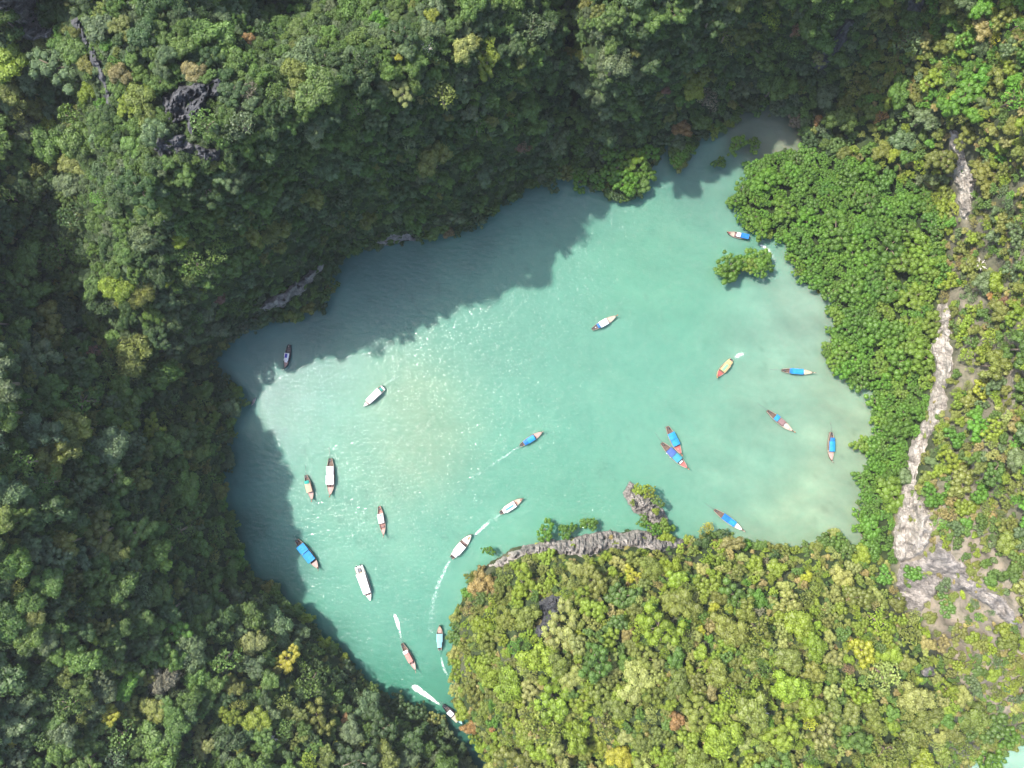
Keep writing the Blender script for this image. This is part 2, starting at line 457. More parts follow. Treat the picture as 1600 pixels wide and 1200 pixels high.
# ------------------------------------------------------------------ water
WCOL = [  # photo pixel, water colour (silt, sand, depth; bank shade painted in), reach
    (500, 640, (138, 200, 184), 120), (560, 740, (152, 208, 188), 100), (660, 630, (190, 208, 174), 66), (625, 720, (186, 206, 176), 58), (590, 790, (160, 206, 184), 60), (800, 560, (146, 205, 184), 130), (760, 460, (140, 200, 182), 120),
    (1000, 420, (140, 205, 178), 110), (930, 620, (142, 204, 183), 120), (1100, 330, (142, 186, 170), 70), (1080, 440, (142, 202, 178), 70), (1200, 500, (172, 202, 186), 60), (1260, 480, (178, 198, 180), 50), (1150, 520, (158, 204, 184), 60), (1210, 600, (172, 207, 186), 70),
    (1300, 640, (184, 205, 180), 60), (1320, 760, (190, 209, 182), 70), (1250, 830, (182, 206, 178), 70), (1050, 600, (143, 201, 180), 90), (1130, 720, (164, 206, 184), 80), (900, 760, (138, 203, 178), 100),
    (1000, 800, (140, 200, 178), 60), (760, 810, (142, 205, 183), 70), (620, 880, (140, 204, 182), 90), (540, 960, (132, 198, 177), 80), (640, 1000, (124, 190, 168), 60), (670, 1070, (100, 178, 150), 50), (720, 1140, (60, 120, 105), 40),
    (490, 520, (84, 130, 126), 35), (560, 420, (84, 130, 126), 36), (650, 400, (88, 134, 130), 36), (750, 370, (92, 140, 134), 36), (820, 310, (98, 146, 138), 30), (375, 720, (84, 132, 126), 30), (385, 830, (80, 132, 122), 32), (430, 920, (76, 132, 120), 32), (520, 1000, (74, 136, 120), 32),  # darker banks: deeper water, with cliff shade and reflection painted into the colour
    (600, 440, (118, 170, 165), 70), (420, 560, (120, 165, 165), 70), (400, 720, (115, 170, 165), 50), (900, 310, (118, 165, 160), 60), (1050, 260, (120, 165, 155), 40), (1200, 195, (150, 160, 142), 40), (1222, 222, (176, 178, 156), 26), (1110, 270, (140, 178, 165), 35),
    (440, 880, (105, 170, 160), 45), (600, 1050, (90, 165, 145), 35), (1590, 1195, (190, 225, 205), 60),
]
wx = np.arange(-700, 2301, 6.0); wy = np.arange(-600, 1801, 6.0)
WX, WY = np.meshgrid(wx, wy)
uX = WX + 30 * fbm(WX / 90, WY / 90, 41, 3); uY = WY + 30 * fbm(WX / 90, WY / 90, 51, 3)
num = np.zeros(WX.shape + (3,)); den = np.zeros(WX.shape) + 1e-9
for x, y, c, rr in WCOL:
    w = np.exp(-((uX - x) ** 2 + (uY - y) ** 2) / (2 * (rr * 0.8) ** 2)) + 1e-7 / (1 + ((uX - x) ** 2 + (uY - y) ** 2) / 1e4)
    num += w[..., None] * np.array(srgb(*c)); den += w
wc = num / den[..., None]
# pale silt streaks over the shallow eastern flat, darker weed patches
east = sm(WX, 1080, 1260)
st = fbm(WX / 55 + WY / 110, WY / 26 - WX / 60, 61, 5)
wc *= (1 + 0.22 * east * st + 0.08 * st)[..., None]
weed = sm(fbm(WX / 14, WY / 14, 71, 3), 0.35, 0.6) * sm(fbm(WX / 120, WY / 120, 75, 2), 0.0, 0.3) * 0.16
wc *= (1 - weed)[..., None]
sdw = np.minimum(sdist(LAGOON, WX, WY), 0)
WATER_K = 0.325
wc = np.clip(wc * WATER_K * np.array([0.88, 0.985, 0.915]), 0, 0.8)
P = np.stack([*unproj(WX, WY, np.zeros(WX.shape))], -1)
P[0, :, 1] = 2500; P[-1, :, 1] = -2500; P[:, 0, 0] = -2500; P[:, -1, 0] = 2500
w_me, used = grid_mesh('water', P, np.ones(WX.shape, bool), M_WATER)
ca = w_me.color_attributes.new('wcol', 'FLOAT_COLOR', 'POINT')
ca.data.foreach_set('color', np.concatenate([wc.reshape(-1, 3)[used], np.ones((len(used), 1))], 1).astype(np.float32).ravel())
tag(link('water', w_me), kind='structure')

# ------------------------------------------------------------------ bare rock
ROCKS = []


def rock_patch(name, label, poly, mat, amp=2.0, lift=1.2, freq=9.0, stretch=(1, 1), rot=0.0, step=2.0):
    xs = [p[0] for p in poly]; ys = [p[1] for p in poly]
    X, Y = np.meshgrid(np.arange(min(xs) - 12, max(xs) + 12, step), np.arange(min(ys) - 12, max(ys) + 12, step))
    s = -sdist(poly, X, Y) + 7 * fbm(X / 13, Y / 13, 81, 4)
    c, sn = math.cos(rot), math.sin(rot)
    u = (X * c + Y * sn) / (freq * stretch[0]); v = (-X * sn + Y * c) / (freq * stretch[1])
    rid = 1 - 2 * np.abs(fbm(u, v, 91, 4))
    step_ = np.floor((fbm(u * 0.6, v * 0.6, 95, 3) + 1) * 5) / 5
    h = hf(X, Y) + np.where(s > 0, lift * sm(s, 0, 5) + amp * rid * 0.6 * sm(s, 0, 8) + amp * (step_ - 1) * 0.8 * sm(s, 0, 8), s * 0.4)
    h = np.maximum(h, -1.5)
    me, _ = grid_mesh(name, np.stack([*unproj(X, Y, h)], -1), s > -5, mat, smooth=False)
    ROCKS.append(poly)
    o = link(name, me)
    tag(o, label, 'cliff')
    return o


rock_patch('limestone_cliff', 'long winding cream white rock band between the mangroves and the dry right hand slope',
           [(1466, 476), (1478, 474), (1490, 500), (1484, 540), (1490, 570), (1480, 610), (1478, 640), (1462, 668), (1452, 690), (1440, 720), (1428, 760), (1450, 790), (1462, 830), (1440, 870), (1404, 880), (1394, 856), (1400, 820), (1404, 780), (1402, 764), (1420, 748), (1416, 720), (1424, 690), (1446, 655), (1452, 620), (1462, 590), (1458, 560), (1445, 578), (1452, 540), (1464, 520), (1460, 500)],
           M_PALE, 2.6, 1.2, 7, (1.0, 2.2), R(10))
rock_patch('limestone_cliff', 'narrow cream scar of bare rock high on the right hand slope above the mangroves',
           [(1482, 200), (1500, 205), (1506, 225), (1514, 255), (1522, 290), (1518, 320), (1510, 345), (1500, 340), (1494, 310), (1490, 280), (1488, 245), (1480, 222)],
           M_PALE, 2.2, 1.2, 7, (1.0, 1.8), R(-10))
rock_patch('limestone_cliff', 'bare grey pink rock slab at the foot of the right hand slope near the headland',
           [(1404, 880), (1440, 870), (1470, 845), (1510, 890), (1530, 915), (1570, 935), (1598, 985), (1575, 975), (1540, 945), (1500, 920), (1466, 925), (1440, 960), (1410, 945), (1400, 915)],
           M_PINK, 1.4, 0.8, 9, (2.5, 1.0), R(20))
rock_patch('limestone_cliff', 'pale grey limestone cliff edging the north side of the headland beside the rock islet',
           [(760, 885), (790, 865), (824, 849), (862, 843), (900, 838), (935, 831), (990, 827), (1035, 834), (1068, 842), (1060, 856), (1030, 862), (1000, 858), (960, 857), (925, 868), (890, 870), (860, 862), (820, 868), (780, 888)],
           M_PINK, 4.5, 1.5, 6, (0.9, 1.8), R(8))
rock_patch('limestone_cliff', 'dark blue grey limestone crag bare of trees on the upper left hill',
           [(250, 150), (280, 130), (320, 128), (345, 120), (352, 140), (330, 160), (312, 190), (300, 215), (290, 190), (270, 200), (255, 180)], M_DARK, 4, 2.0, 7, (1, 1.6), R(20))
rock_patch('limestone_cliff', 'thin dark rock rib running down the western crest of the upper left hill',
           [(110, 30), (124, 25), (150, 70), (165, 110), (175, 150), (178, 175), (168, 172), (158, 130), (140, 85)], M_DARK, 3, 1.5, 7)
rock_patch('limestone_cliff', 'grey rock cliff in the upper left corner of the picture beside a dark ravine',
           [(-30, -20), (60, -10), (75, 20), (85, 55), (60, 68), (35, 60), (20, 30), (-20, 10)], M_PINK, 5, 2.0, 7, (2.0, 0.8), R(-30))
rock_patch('limestone_cliff', 'lower dark rock shelf under the crag on the shaded wall of the upper left hill',
           [(245, 215), (285, 212), (310, 225), (340, 235), (345, 250), (320, 252), (290, 240), (255, 250), (240, 235)], M_DARK, 3, 1.5, 7)
rock_patch('limestone_cliff', 'overhanging pale grey rock lip above the shaded water of the north shore',
           [(405, 482), (425, 462), (450, 448), (480, 426), (505, 411), (502, 422), (476, 452), (448, 476), (418, 486)], M_PINK, 4.5, 2.2, 5, (1, 1.8), R(-35))
rock_patch('limestone_cliff', 'dark rock face at the eastern end of the hill along the top edge',
           [(1268, 106), (1290, 75), (1312, 40), (1335, 30), (1322, 62), (1300, 95), (1280, 116)], M_DARK, 4, 2.0, 7, (1, 1.6), R(35))
rock_patch('limestone_cliff', 'small dark rock face at the top edge right of the hill top trees',
           [(1420, -10), (1450, -5), (1440, 20), (1430, 28), (1418, 15)], M_DARK, 3, 2.0, 7)
rock_patch('limestone_cliff', 'dark grey jagged rock among trees on the western half of the headland',
           [(842, 940), (862, 928), (880, 930), (884, 945), (872, 965), (862, 985), (845, 998), (832, 990), (845, 965)], M_DARK, 3, 2.0, 5)
rock_patch('limestone_cliff', 'low strip of bare rock at the waterline below the shaded north wall',
           [(588, 378), (615, 366), (640, 368), (652, 374), (630, 380), (600, 386)], M_PINK, 3.5, 1.5, 5)
rock_patch('limestone_cliff', 'small grey bare rock patch on the eastern shoulder of the headland',
           [(1434, 1040), (1452, 1042), (1476, 1055), (1470, 1064), (1445, 1056)], M_PINK, 1.5, 1.5, 6)


# rock islet (a free standing thing with its own bulk)
def islet():
    poly = [(972, 770), (980, 760), (984, 753), (992, 757), (990, 768), (1004, 766), (1024, 778), (1032, 790), (1042, 806), (1046, 824), (1020, 832), (1006, 812), (992, 800), (982, 788)]
    X, Y = np.meshgrid(np.arange(962, 1060, 1.5), np.arange(744, 846, 1.5))
    s = -sdist(poly, X, Y) + 2 * fbm(X / 6, Y / 6, 83, 2)
    h = np.where(s > 0, 1.0 + 5.5 * sm(s, 0, 20) + 2.0 * (1 - 2 * np.abs(fbm(X / 6, Y / 6, 93, 3))) * sm(s, 0, 6), s * 0.6)
    h = np.maximum(h, -2)
    me, _ = grid_mesh('rock_islet', np.stack([*unproj(X, Y, h)], -1), s > -4, M_PINK, smooth=False)
    tag(link('rock_islet', me), 'small grey pink rock islet topped with shrubs standing off the headland cliff', 'islet')


islet()


# ------------------------------------------------------------------ tree crowns (unit radius, shared meshes)
def crown_mesh(name, seed, lobes=15, leaves=95, leaf=0.10, flat=0.75, lobe_r=(0.26, 0.42), spread=0.64, jit=0.45, core=True):
    r = np.random.default_rng(seed)
    V = []; F = []; LV = []
    cs = []
    ph = r.uniform(0, 6.28, 2)
    for k in range(lobes):
        for _ in range(40):
            a = r.uniform(0, 2 * math.pi); q = math.sqrt(r.uniform(0, 1)) * spread * r.uniform(0.85, 1.15) * (1 + 0.28 * math.sin(2 * a + ph[0]) + 0.2 * math.sin(3 * a + ph[1]))
            zc = flat * 0.62 * math.sqrt(max(0, 1 - (q / 1.0) ** 2)) + r.uniform(-0.12, 0.10)
            p = np.array([q * math.cos(a), q * math.sin(a), zc])
            rad = r.uniform(*lobe_r)
            if all(np.linalg.norm(p - c[0]) > 0.62 * (rad + c[1]) * 0.8 for c in cs):
                break
        cs.append((p, rad))
    ico = bmesh.new(); bmesh.ops.create_icosphere(ico, subdivisions=1, radius=1.0)
    iv = np.array([v.co[:] for v in ico.verts]); ifc = [[v.index for v in f.verts] for f in ico.faces]; ico.free()
    for p, rad in cs:
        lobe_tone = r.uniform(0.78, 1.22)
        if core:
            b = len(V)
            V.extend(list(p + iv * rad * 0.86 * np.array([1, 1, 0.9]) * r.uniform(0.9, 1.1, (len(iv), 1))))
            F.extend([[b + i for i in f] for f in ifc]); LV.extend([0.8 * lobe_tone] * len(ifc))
        m = int(leaves * (rad / 0.34) ** 2)
        for _ in range(m):
            nrm = r.normal(size=3); nrm /= np.linalg.norm(nrm)
            if nrm[2] < -0.25:
                nrm[2] *= -1
            c = p + nrm * rad * r.uniform(0.80, 1.06) * np.array([1, 1, 0.92])
            d = nrm + r.normal(size=3) * jit; d /= np.linalg.norm(d)
            t = np.cross(d, r.normal(size=3)); t /= np.linalg.norm(t) + 1e-9; bt = np.cross(d, t)
            sL = leaf * r.uniform(0.7, 1.35); sW = sL * r.uniform(0.55, 0.9)
            b = len(V)
            V.extend([c - t * sL * 0.5, c + bt * sW * 0.5 + d * sL * 0.1, c + t * sL * 0.5, c - bt * sW * 0.5 + d * sL * 0.1])
            F.append([b, b + 1, b + 2, b + 3]); LV.append(lobe_tone * r.uniform(0.88, 1.15))
    V = np.array(V); V[:, 2] -= 0.1
    me = mesh_np(name, V, F, M_LEAF)
    at = me.attributes.new('leafvar', 'FLOAT', 'FACE')
    at.data.foreach_set('value', np.array(LV, np.float32))
    return me


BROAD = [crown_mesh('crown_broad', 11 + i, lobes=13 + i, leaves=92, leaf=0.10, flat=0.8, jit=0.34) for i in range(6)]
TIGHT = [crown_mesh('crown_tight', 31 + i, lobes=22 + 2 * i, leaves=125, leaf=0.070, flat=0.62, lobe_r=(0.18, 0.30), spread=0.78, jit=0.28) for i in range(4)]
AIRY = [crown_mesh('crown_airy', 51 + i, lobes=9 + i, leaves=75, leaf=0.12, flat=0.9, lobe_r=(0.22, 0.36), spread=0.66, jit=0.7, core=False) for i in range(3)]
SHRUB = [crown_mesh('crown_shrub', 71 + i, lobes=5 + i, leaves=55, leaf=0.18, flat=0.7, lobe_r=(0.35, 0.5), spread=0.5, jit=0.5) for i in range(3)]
KIND = {'broad': BROAD, 'tight': TIGHT, 'airy': AIRY, 'shrub': SHRUB}
ALLC = BROAD + TIGHT + AIRY + SHRUB


def tube(V, F, pts, radii, seg=6):
    rings = []
    for i, (p, r) in enumerate(zip(pts, radii)):
        p = Vector(p)
        d = (Vector(pts[min(i + 1, len(pts) - 1)]) - Vector(pts[max(i - 1, 0)])).normalized()
        a = d.cross(Vector((0.31, 0.87, 0.2))).normalized(); b = d.cross(a)
        rings.append(len(V))
        for k in range(seg):
            t = 2 * math.pi * k / seg
            V.append(tuple(p + a * (r * math.cos(t)) + b * (r * math.sin(t))))
    for a, b in zip(rings, rings[1:]):
        for k in range(seg):
            F.append((a + k, a + (k + 1) % seg, b + (k + 1) % seg, b + k))
    F.append(tuple(rings[-1] + k for k in range(seg)))
    F.append(tuple(rings[0] + k for k in reversed(range(seg))))


def trunk_mesh(seed):
    r = random.Random(seed); V = []; F = []
    tube(V, F, [(0, 0, -1.2), (0.02, 0.01, -0.5), (0.0, 0.03, 0.1)], [0.09, 0.06, 0.045])
    for k in range(4):
        a = k * 1.6 + r.uniform(0, 1); q = r.uniform(0.35, 0.6)
        tube(V, F, [(0, 0.02, 0.0), (q * 0.5 * math.cos(a), q * 0.5 * math.sin(a), 0.2), (q * math.cos(a), q * math.sin(a), 0.38)], [0.04, 0.028, 0.012], 5)
    return mesh_np('trunk', V, F, M_BARK, True)


TRUNKS = [trunk_mesh(i) for i in range(3)]

# named leaf colours: (linear albedo)
TINT = {
    'dark green': (0.044, 0.082, 0.022), 'mid green': (0.076, 0.134, 0.024), 'grey green': (0.092, 0.134, 0.056), 'olive': (0.128, 0.150, 0.030), 'yellow green': (0.155, 0.205, 0.020), 'bright green': (0.080, 0.180, 0.020),
    'pale olive': (0.200, 0.220, 0.068), 'yellow': (0.245, 0.250, 0.024), 'tan': (0.215, 0.180, 0.072), 'orange brown': (0.240, 0.138, 0.055), 'grey brown': (0.140, 0.126, 0.080), 'rust': (0.165, 0.095, 0.060),
    'mangrove green': (0.082, 0.178, 0.015), 'deep mangrove green': (0.068, 0.154, 0.015), 'light mangrove green': (0.118, 0.196, 0.018),
}
PAL = {
    'wall': [('dark green', 5), ('mid green', 6.5), ('grey green', 3), ('olive', 1.6), ('yellow green', .8), ('bright green', .6), ('grey brown', .3), ('tan', .08)],
    'left': [('dark green', 5), ('mid green', 6), ('grey green', 2), ('olive', 2.2), ('yellow green', 1), ('bright green', .7), ('grey brown', .2), ('rust', .04)],
    'head': [('mid green', 4.0), ('olive', 4.5), ('yellow green', 4.2), ('pale olive', 1.9), ('tan', 1.0), ('bright green', 1), ('yellow', .3), ('grey brown', .4), ('dark green', 1.0), ('orange brown', .12)],
    'slope': [('mid green', 5), ('olive', 4), ('yellow green', 2.5), ('grey green', 2), ('tan', .6), ('bright green', 1.3), ('pale olive', 1.2), ('grey brown', .5), ('orange brown', .06)],
    'mang': [('mangrove green', 7), ('deep mangrove green', 3), ('light mangrove green', 2.0)],
}


def region(px, py):
    if float(sdist(MANGROVE, np.array([px]), np.array([py]))[0]) < 3: return 'mang'
    if float(sdist(HEADLAND, np.array([px]), np.array([py]))[0]) < 0: return 'head'
    if px > 1340 - 0.2 * (py - 100) and px > 1230: return 'slope'
    if py < 520 and px > 130: return 'wall'
    return 'left'


# trees the photograph singles out: px, py, radius px, colour, crown kind
SPECIAL = [
    (390, 61, 11, 'orange brown', 'broad'), (304, 115, 20, 'tan', 'broad'), (192, 118, 20, 'tan', 'broad'), (180, 94, 10, 'bright green', 'tight'), (158, 311, 17, 'bright green', 'airy'), (282, 375, 15, 'yellow green', 'broad'),
    (455, 150, 13, 'pale olive', 'broad'), (391, 145, 17, 'grey brown', 'airy'), (140, 145, 16, 'yellow green', 'broad'), (675, 27, 14, 'yellow green', 'broad'), (594, 34, 18, 'bright green', 'tight'), (766, 66, 12, 'yellow green', 'tight'), (726, 78, 23, 'pale olive', 'broad'),
    (626, 145, 20, 'pale olive', 'tight'), (658, 155, 10, 'pale olive', 'tight'), (623, 91, 7, 'yellow', 'shrub'), (800, 192, 12, 'bright green', 'airy'), (1065, 203, 15, 'orange brown', 'broad'), (1040, 143, 8, 'rust', 'shrub'), (815, 232, 13, 'rust', 'airy'),
    (1242, 47, 16, 'rust', 'airy'), (1104, 155, 19, 'grey brown', 'airy'), (1279, 89, 15, 'pale olive', 'tight'), (1276, 189, 9, 'orange brown', 'shrub'), (1374, 182, 12, 'orange brown', 'airy'), (1482, 190, 9, 'yellow green', 'airy'), (1553, 61, 11, 'yellow', 'airy'), (1573, 219, 14, 'pale olive', 'tight'),
    (1408, 220, 24, 'grey green', 'broad'), (1310, 190, 26, 'mid green', 'broad'), (1400, 145, 22, 'mid green', 'broad'), (1290, 150, 20, 'grey green', 'broad'),
    (174, 1116, 19, 'yellow', 'tight'), (447, 1033, 19, 'yellow', 'tight'), (398, 1002, 22, 'pale olive', 'broad'), (277, 986, 21, 'bright green', 'tight'), (337, 928, 24, 'mid green', 'broad'), (371, 931, 14, 'grey green', 'broad'), (256, 1060, 27, 'grey brown', 'broad'),
    (199, 1070, 23, 'bright green', 'broad'), (525, 1168, 9, 'yellow', 'tight'), (540, 1122, 8, 'orange brown', 'broad'), (18, 1159, 9, 'yellow', 'tight'), (320, 1164, 21, 'pale olive', 'tight'), (240, 670, 20, 'yellow green', 'tight'), (91, 720, 29, 'olive', 'broad'), (37, 624, 14, 'bright green', 'tight'),
    (148, 501, 16, 'mid green', 'broad'), (148, 547, 13, 'rust', 'airy'), (187, 450, 25, 'yellow green', 'broad'), (226, 461, 23, 'olive', 'broad'), (344, 467, 11, 'rust', 'broad'), (275, 545, 20, 'grey green', 'broad'), (300, 1090, 22, 'mid green', 'broad'), (60, 960, 20, 'olive', 'broad'),
    (987, 898, 14, 'yellow', 'tight'), (972, 932, 27, 'mid green', 'tight'), (911, 935, 18, 'yellow green', 'tight'), (1030, 980, 36, 'yellow green', 'tight'), (732, 948, 15, 'tan', 'airy'), (753, 911, 22, 'tan', 'broad'), (770, 1139, 6, 'orange brown', 'shrub'), (1056, 1124, 15, 'orange brown', 'broad'),
    (908, 1097, 21, 'yellow green', 'tight'), (969, 1181, 22, 'yellow', 'broad'), (1345, 1016, 23, 'yellow', 'tight'), (1229, 942, 22, 'pale olive', 'tight'), (1311, 901, 21, 'pale olive', 'broad'), (1259, 901, 11, 'yellow', 'broad'), (1262, 1127, 15, 'yellow', 'airy'), (1323, 1043, 11, 'rust', 'airy'),
    (1095, 985, 9, 'yellow', 'broad'), (1480, 1078, 18, 'yellow green', 'tight'), (1530, 609, 15, 'yellow', 'tight'), (1455, 776, 18, 'deep mangrove green', 'tight'), (1428, 894, 17, 'deep mangrove green', 'tight'), (1478, 948, 15, 'mid green', 'tight'), (1477, 913, 14, 'grey green', 'tight'), (1380, 900, 16, 'bright green', 'tight'),
    (1104, 823, 12, 'yellow', 'airy'), (1140, 850, 18, 'tan', 'broad'), (1290, 845, 16, 'mid green', 'tight'), (735, 1135, 13, 'orange brown', 'broad'), (1566, 470, 10, 'rust', 'shrub'), (1545, 462, 8, 'orange brown', 'shrub'), (1040, 840, 17, 'yellow green', 'broad'), (1590, 690, 12, 'bright green', 'tight'),
    (960, 268, 20, 'mangrove green', 'tight'), (985, 250, 21, 'light mangrove green', 'tight'), (1008, 268, 19, 'mangrove green', 'tight'), (978, 290, 20, 'mangrove green', 'tight'), (955, 238, 17, 'mangrove green', 'tight'), (1012, 240, 16, 'mangrove green', 'tight'), (935, 280, 17, 'deep mangrove green', 'tight'), (905, 280, 16, 'deep mangrove green', 'tight'),
    (1540, 1185, 24, 'mangrove green', 'tight'), (1575, 1150, 18, 'deep mangrove green', 'tight'), (1590, 40, 14, 'bright green', 'airy'), (45, 205, 22, 'grey green', 'broad'), (110, 290, 22, 'grey green', 'broad'), (60, 240, 12, 'bright green', 'airy'), (15, 370, 14, 'bright green', 'airy'),
]
# mangroves and shrubs that stand out in the water or on the islet: px, py, r px, tint, base height
WATER_TREES = [(1140, 418, 22, 'mangrove green', 0), (1170, 414, 17, 'light mangrove green', 0), (1186, 404, 20, 'mangrove green', 0), (1128, 424, 13, 'mangrove green', 0), (1154, 412, 17, 'mangrove green', 0), (1184, 420, 17, 'mangrove green', 0), (1196, 412, 14, 'deep mangrove green', 0), (1144, 430, 13, 'deep mangrove green', 0), (1151, 226, 16, 'mangrove green', 0), (1178, 226, 12, 'mangrove green', 0), (1124, 255, 11, 'deep mangrove green', 0),
               (1060, 250, 14, 'mangrove green', 0), (1075, 236, 12, 'mangrove green', 0),
               (852, 831, 17, 'mangrove green', 0), (885, 828, 14, 'deep mangrove green', 0), (921, 818, 13, 'deep mangrove green', 0), (764, 860, 10, 'mangrove green', 0), (859, 287, 13, 'dark green', 0), (1345, 694, 14, 'light mangrove green', 0),
               (1000, 764, 12, 'yellow green', 6), (1014, 770, 11, 'yellow green', 6), (1026, 782, 11, 'mid green', 6), (988, 785, 6, 'olive', 5), (1024, 798, 7, 'yellow green', 6), (1004, 813, 10, 'mangrove green', 3), (1020, 825, 13, 'mangrove green', 3), (1036, 820, 12, 'light mangrove green', 3), (1048, 824, 8, 'mangrove green', 1)]

# ------------------------------------------------------------------ scatter the forest
shore_sd = np.minimum(sdist(LAGOON, GX, GY), sdist(SEA, GX, GY))
rock_sd = np.full(GX.shape, 1e9)
for p in ROCKS:
    rock_sd = np.minimum(rock_sd, sdist(p, GX, GY))
mang_sd = MS
head_sd = sdist(HEADLAND, GX, GY)
trees = []      # px, py, r_px, colour name, kind, region
CELL = 24
buckets = {}


def near(px, py, r, k=0.62):
    cx, cy = int(px // CELL), int(py // CELL)
    for i in range(cx - 3, cx + 4):
        for j in range(cy - 3, cy + 4):
            for (x, y, rr) in buckets.get((i, j), ()):
                if (x - px) ** 2 + (y - py) ** 2 < ((r + rr) * k) ** 2:
                    return True
    return False


def put(px, py, r, colr, kind, reg):
    buckets.setdefault((int(px // CELL), int(py // CELL)), []).append((px, py, r))
    trees.append((px, py, r, colr, kind, reg))


for px, py, r, c, k in SPECIAL:
    put(px, py, r, c, k, region(px, py))
NSPECIAL = len(trees)
rr = np.random.default_rng(5)
def pick(pal, v):
    w = np.array([p[1] for p in pal], float)
    return pal[int(np.searchsorted(np.cumsum(w) / w.sum(), min(0.999, max(0, v))))][0]


# trees leaning out over the waterline
NL = len(LAGOON)
for i in range(NL):
    (x0, y0), (x1, y1) = LAGOON[i], LAGOON[(i + 1) % NL]
    L_ = math.hypot(x1 - x0, y1 - y0)
    ix, iy = (y1 - y0) / (L_ + 1e-6), -(x1 - x0) / (L_ + 1e-6)      # inland normal
    if float(sdist(LAGOON, np.array([(x0 + x1) / 2 + ix * 4]), np.array([(y0 + y1) / 2 + iy * 4]))[0]) < 0:
        ix, iy = -ix, -iy
    t = rr.uniform(0, 6)
    while t < L_:
        r = rr.uniform(8, 17)
        qx, qy = x0 + (x1 - x0) * t / L_ + ix * r * rr.uniform(0.45, 0.8), y0 + (y1 - y0) * t / L_ + iy * r * rr.uniform(0.45, 0.8)
        if float(bil(rock_sd, qx, qy)) > r * 0.6 and not near(qx, qy, r, 0.52):
            reg = region(qx, qy)
            put(qx, qy, r, pick(PAL[reg], rr.random()), 'tight' if reg == 'mang' else str(rr.choice(['broad', 'tight'])), reg)
        t += rr.uniform(5, 10)
for rad_lo, rad_hi, tries in ((5.6, 8.2, 1300), (3.6, 5.4, 6000), (2.5, 3.7, 16000), (1.7, 2.6, 40000)):
    xs = rr.uniform(-330, 1930, tries); ys = rr.uniform(-280, 1480, tries)
    hs = hf(xs, ys); sds = bil(shore_sd, xs, ys); rks = bil(rock_sd, xs, ys); ms = bil(mang_sd, xs, ys); hd = bil(head_sd, xs, ys)
    clus = fbm(xs / 150, ys / 150, 111, 3)
    u = rr.random(tries); rad = rr.uniform(rad_lo, rad_hi, tries); u2 = rr.random(tries)
    for i in range(tries):
        px, py = xs[i], ys[i]
        reg = 'mang' if ms[i] < 2 else 'head' if hd[i] < 0 else 'slope' if (px > 1340 - 0.2 * (py - 100) and px > 1230) else 'wall' if (py < 520 and px > 130) else 'left'
        r_w = rad[i] * (0.70 if reg == 'wall' else 0.74 if reg in ('slope',) else 0.86 if reg == 'head' else 0.84 if reg == 'mang' else 0.92)
        r = r_w * FPX / (CAM_H - max(hs[i], 0) - 3)
        if sds[i] < r * (0.42 + 0.3 * u2[i]) - 1 or rks[i] < r * ((0.45 if 800 < py < 890 and 740 < px < 1100 else 0.2) if px < 1100 else 0.05 + 0.4 * u2[i]):
            continue
        if reg == 'slope' and py > 180 and u2[i] < (0.35 if px > 1480 else 0.1):
            continue
        if reg == 'slope' and 830 < py < 1000 and px < 1560 and u2[i] < 0.8:
            continue
        if near(px, py, r, 0.46 if reg == 'mang' else 0.62):
            continue
        pal = PAL[reg]
        w = np.array([p[1] for p in pal], float)
        # neighbouring trees tend to be of the same sort
        k = int(np.searchsorted(np.cumsum(w) / w.sum(), min(0.999, max(0, u[i] * 0.75 + 0.25 * (clus[i] * 0.8 + 0.5)))))
        c = pal[k][0]
        kind = 'tight' if reg == 'mang' else rr.choice(['broad', 'broad', 'tight', 'tight', 'airy']) if reg in ('head', 'slope') else rr.choice(['broad', 'broad', 'broad', 'tight', 'airy'])
        if r_w > 4.3 and c in ('grey brown', 'tan', 'rust', 'orange brown'):
            c = 'olive'
        if reg == 'mang' and px > 1370 and 370 < py < 620 and rr.random() < 0.5:
            c = 'light mangrove green'
        if reg == 'slope' and py < 170 and px > 1450 and rr.random() < 0.4:
            c = 'bright green'
        put(px, py, r, c, str(kind), reg)



inframe = [(-10 < t[0] < 1610 and -10 < t[1] < 1210) for t in trees]


WARM = {'head': np.array([1.06, 1.10, 0.92]), 'slope': np.array([1.08, 1.10, 0.95])}


def tint_of(c, rg, reg=None):
    t = np.array(TINT[c]) * rg.uniform(0.86, 1.16) * WARM.get(reg, 1.0)      # drier, yellower leaves on the sunny rock
    return np.clip(t * rg.uniform(0.93, 1.07, 3), 0.005, 0.4)


def tree_place(px, py, r_px, base=None):
    h = float(hf(px, py)) if base is None else base
    h = max(h, 0)
    r_w = r_px * (CAM_H - h) / FPX
    hc = h + 0.45 * r_w + (1.2 if base is None else 2.2 if base < 1 else 1.0)
    r_w = r_px * (CAM_H - hc) / FPX
    x, y, z = unproj(px, py, hc)
    return (x, y, z), r_w


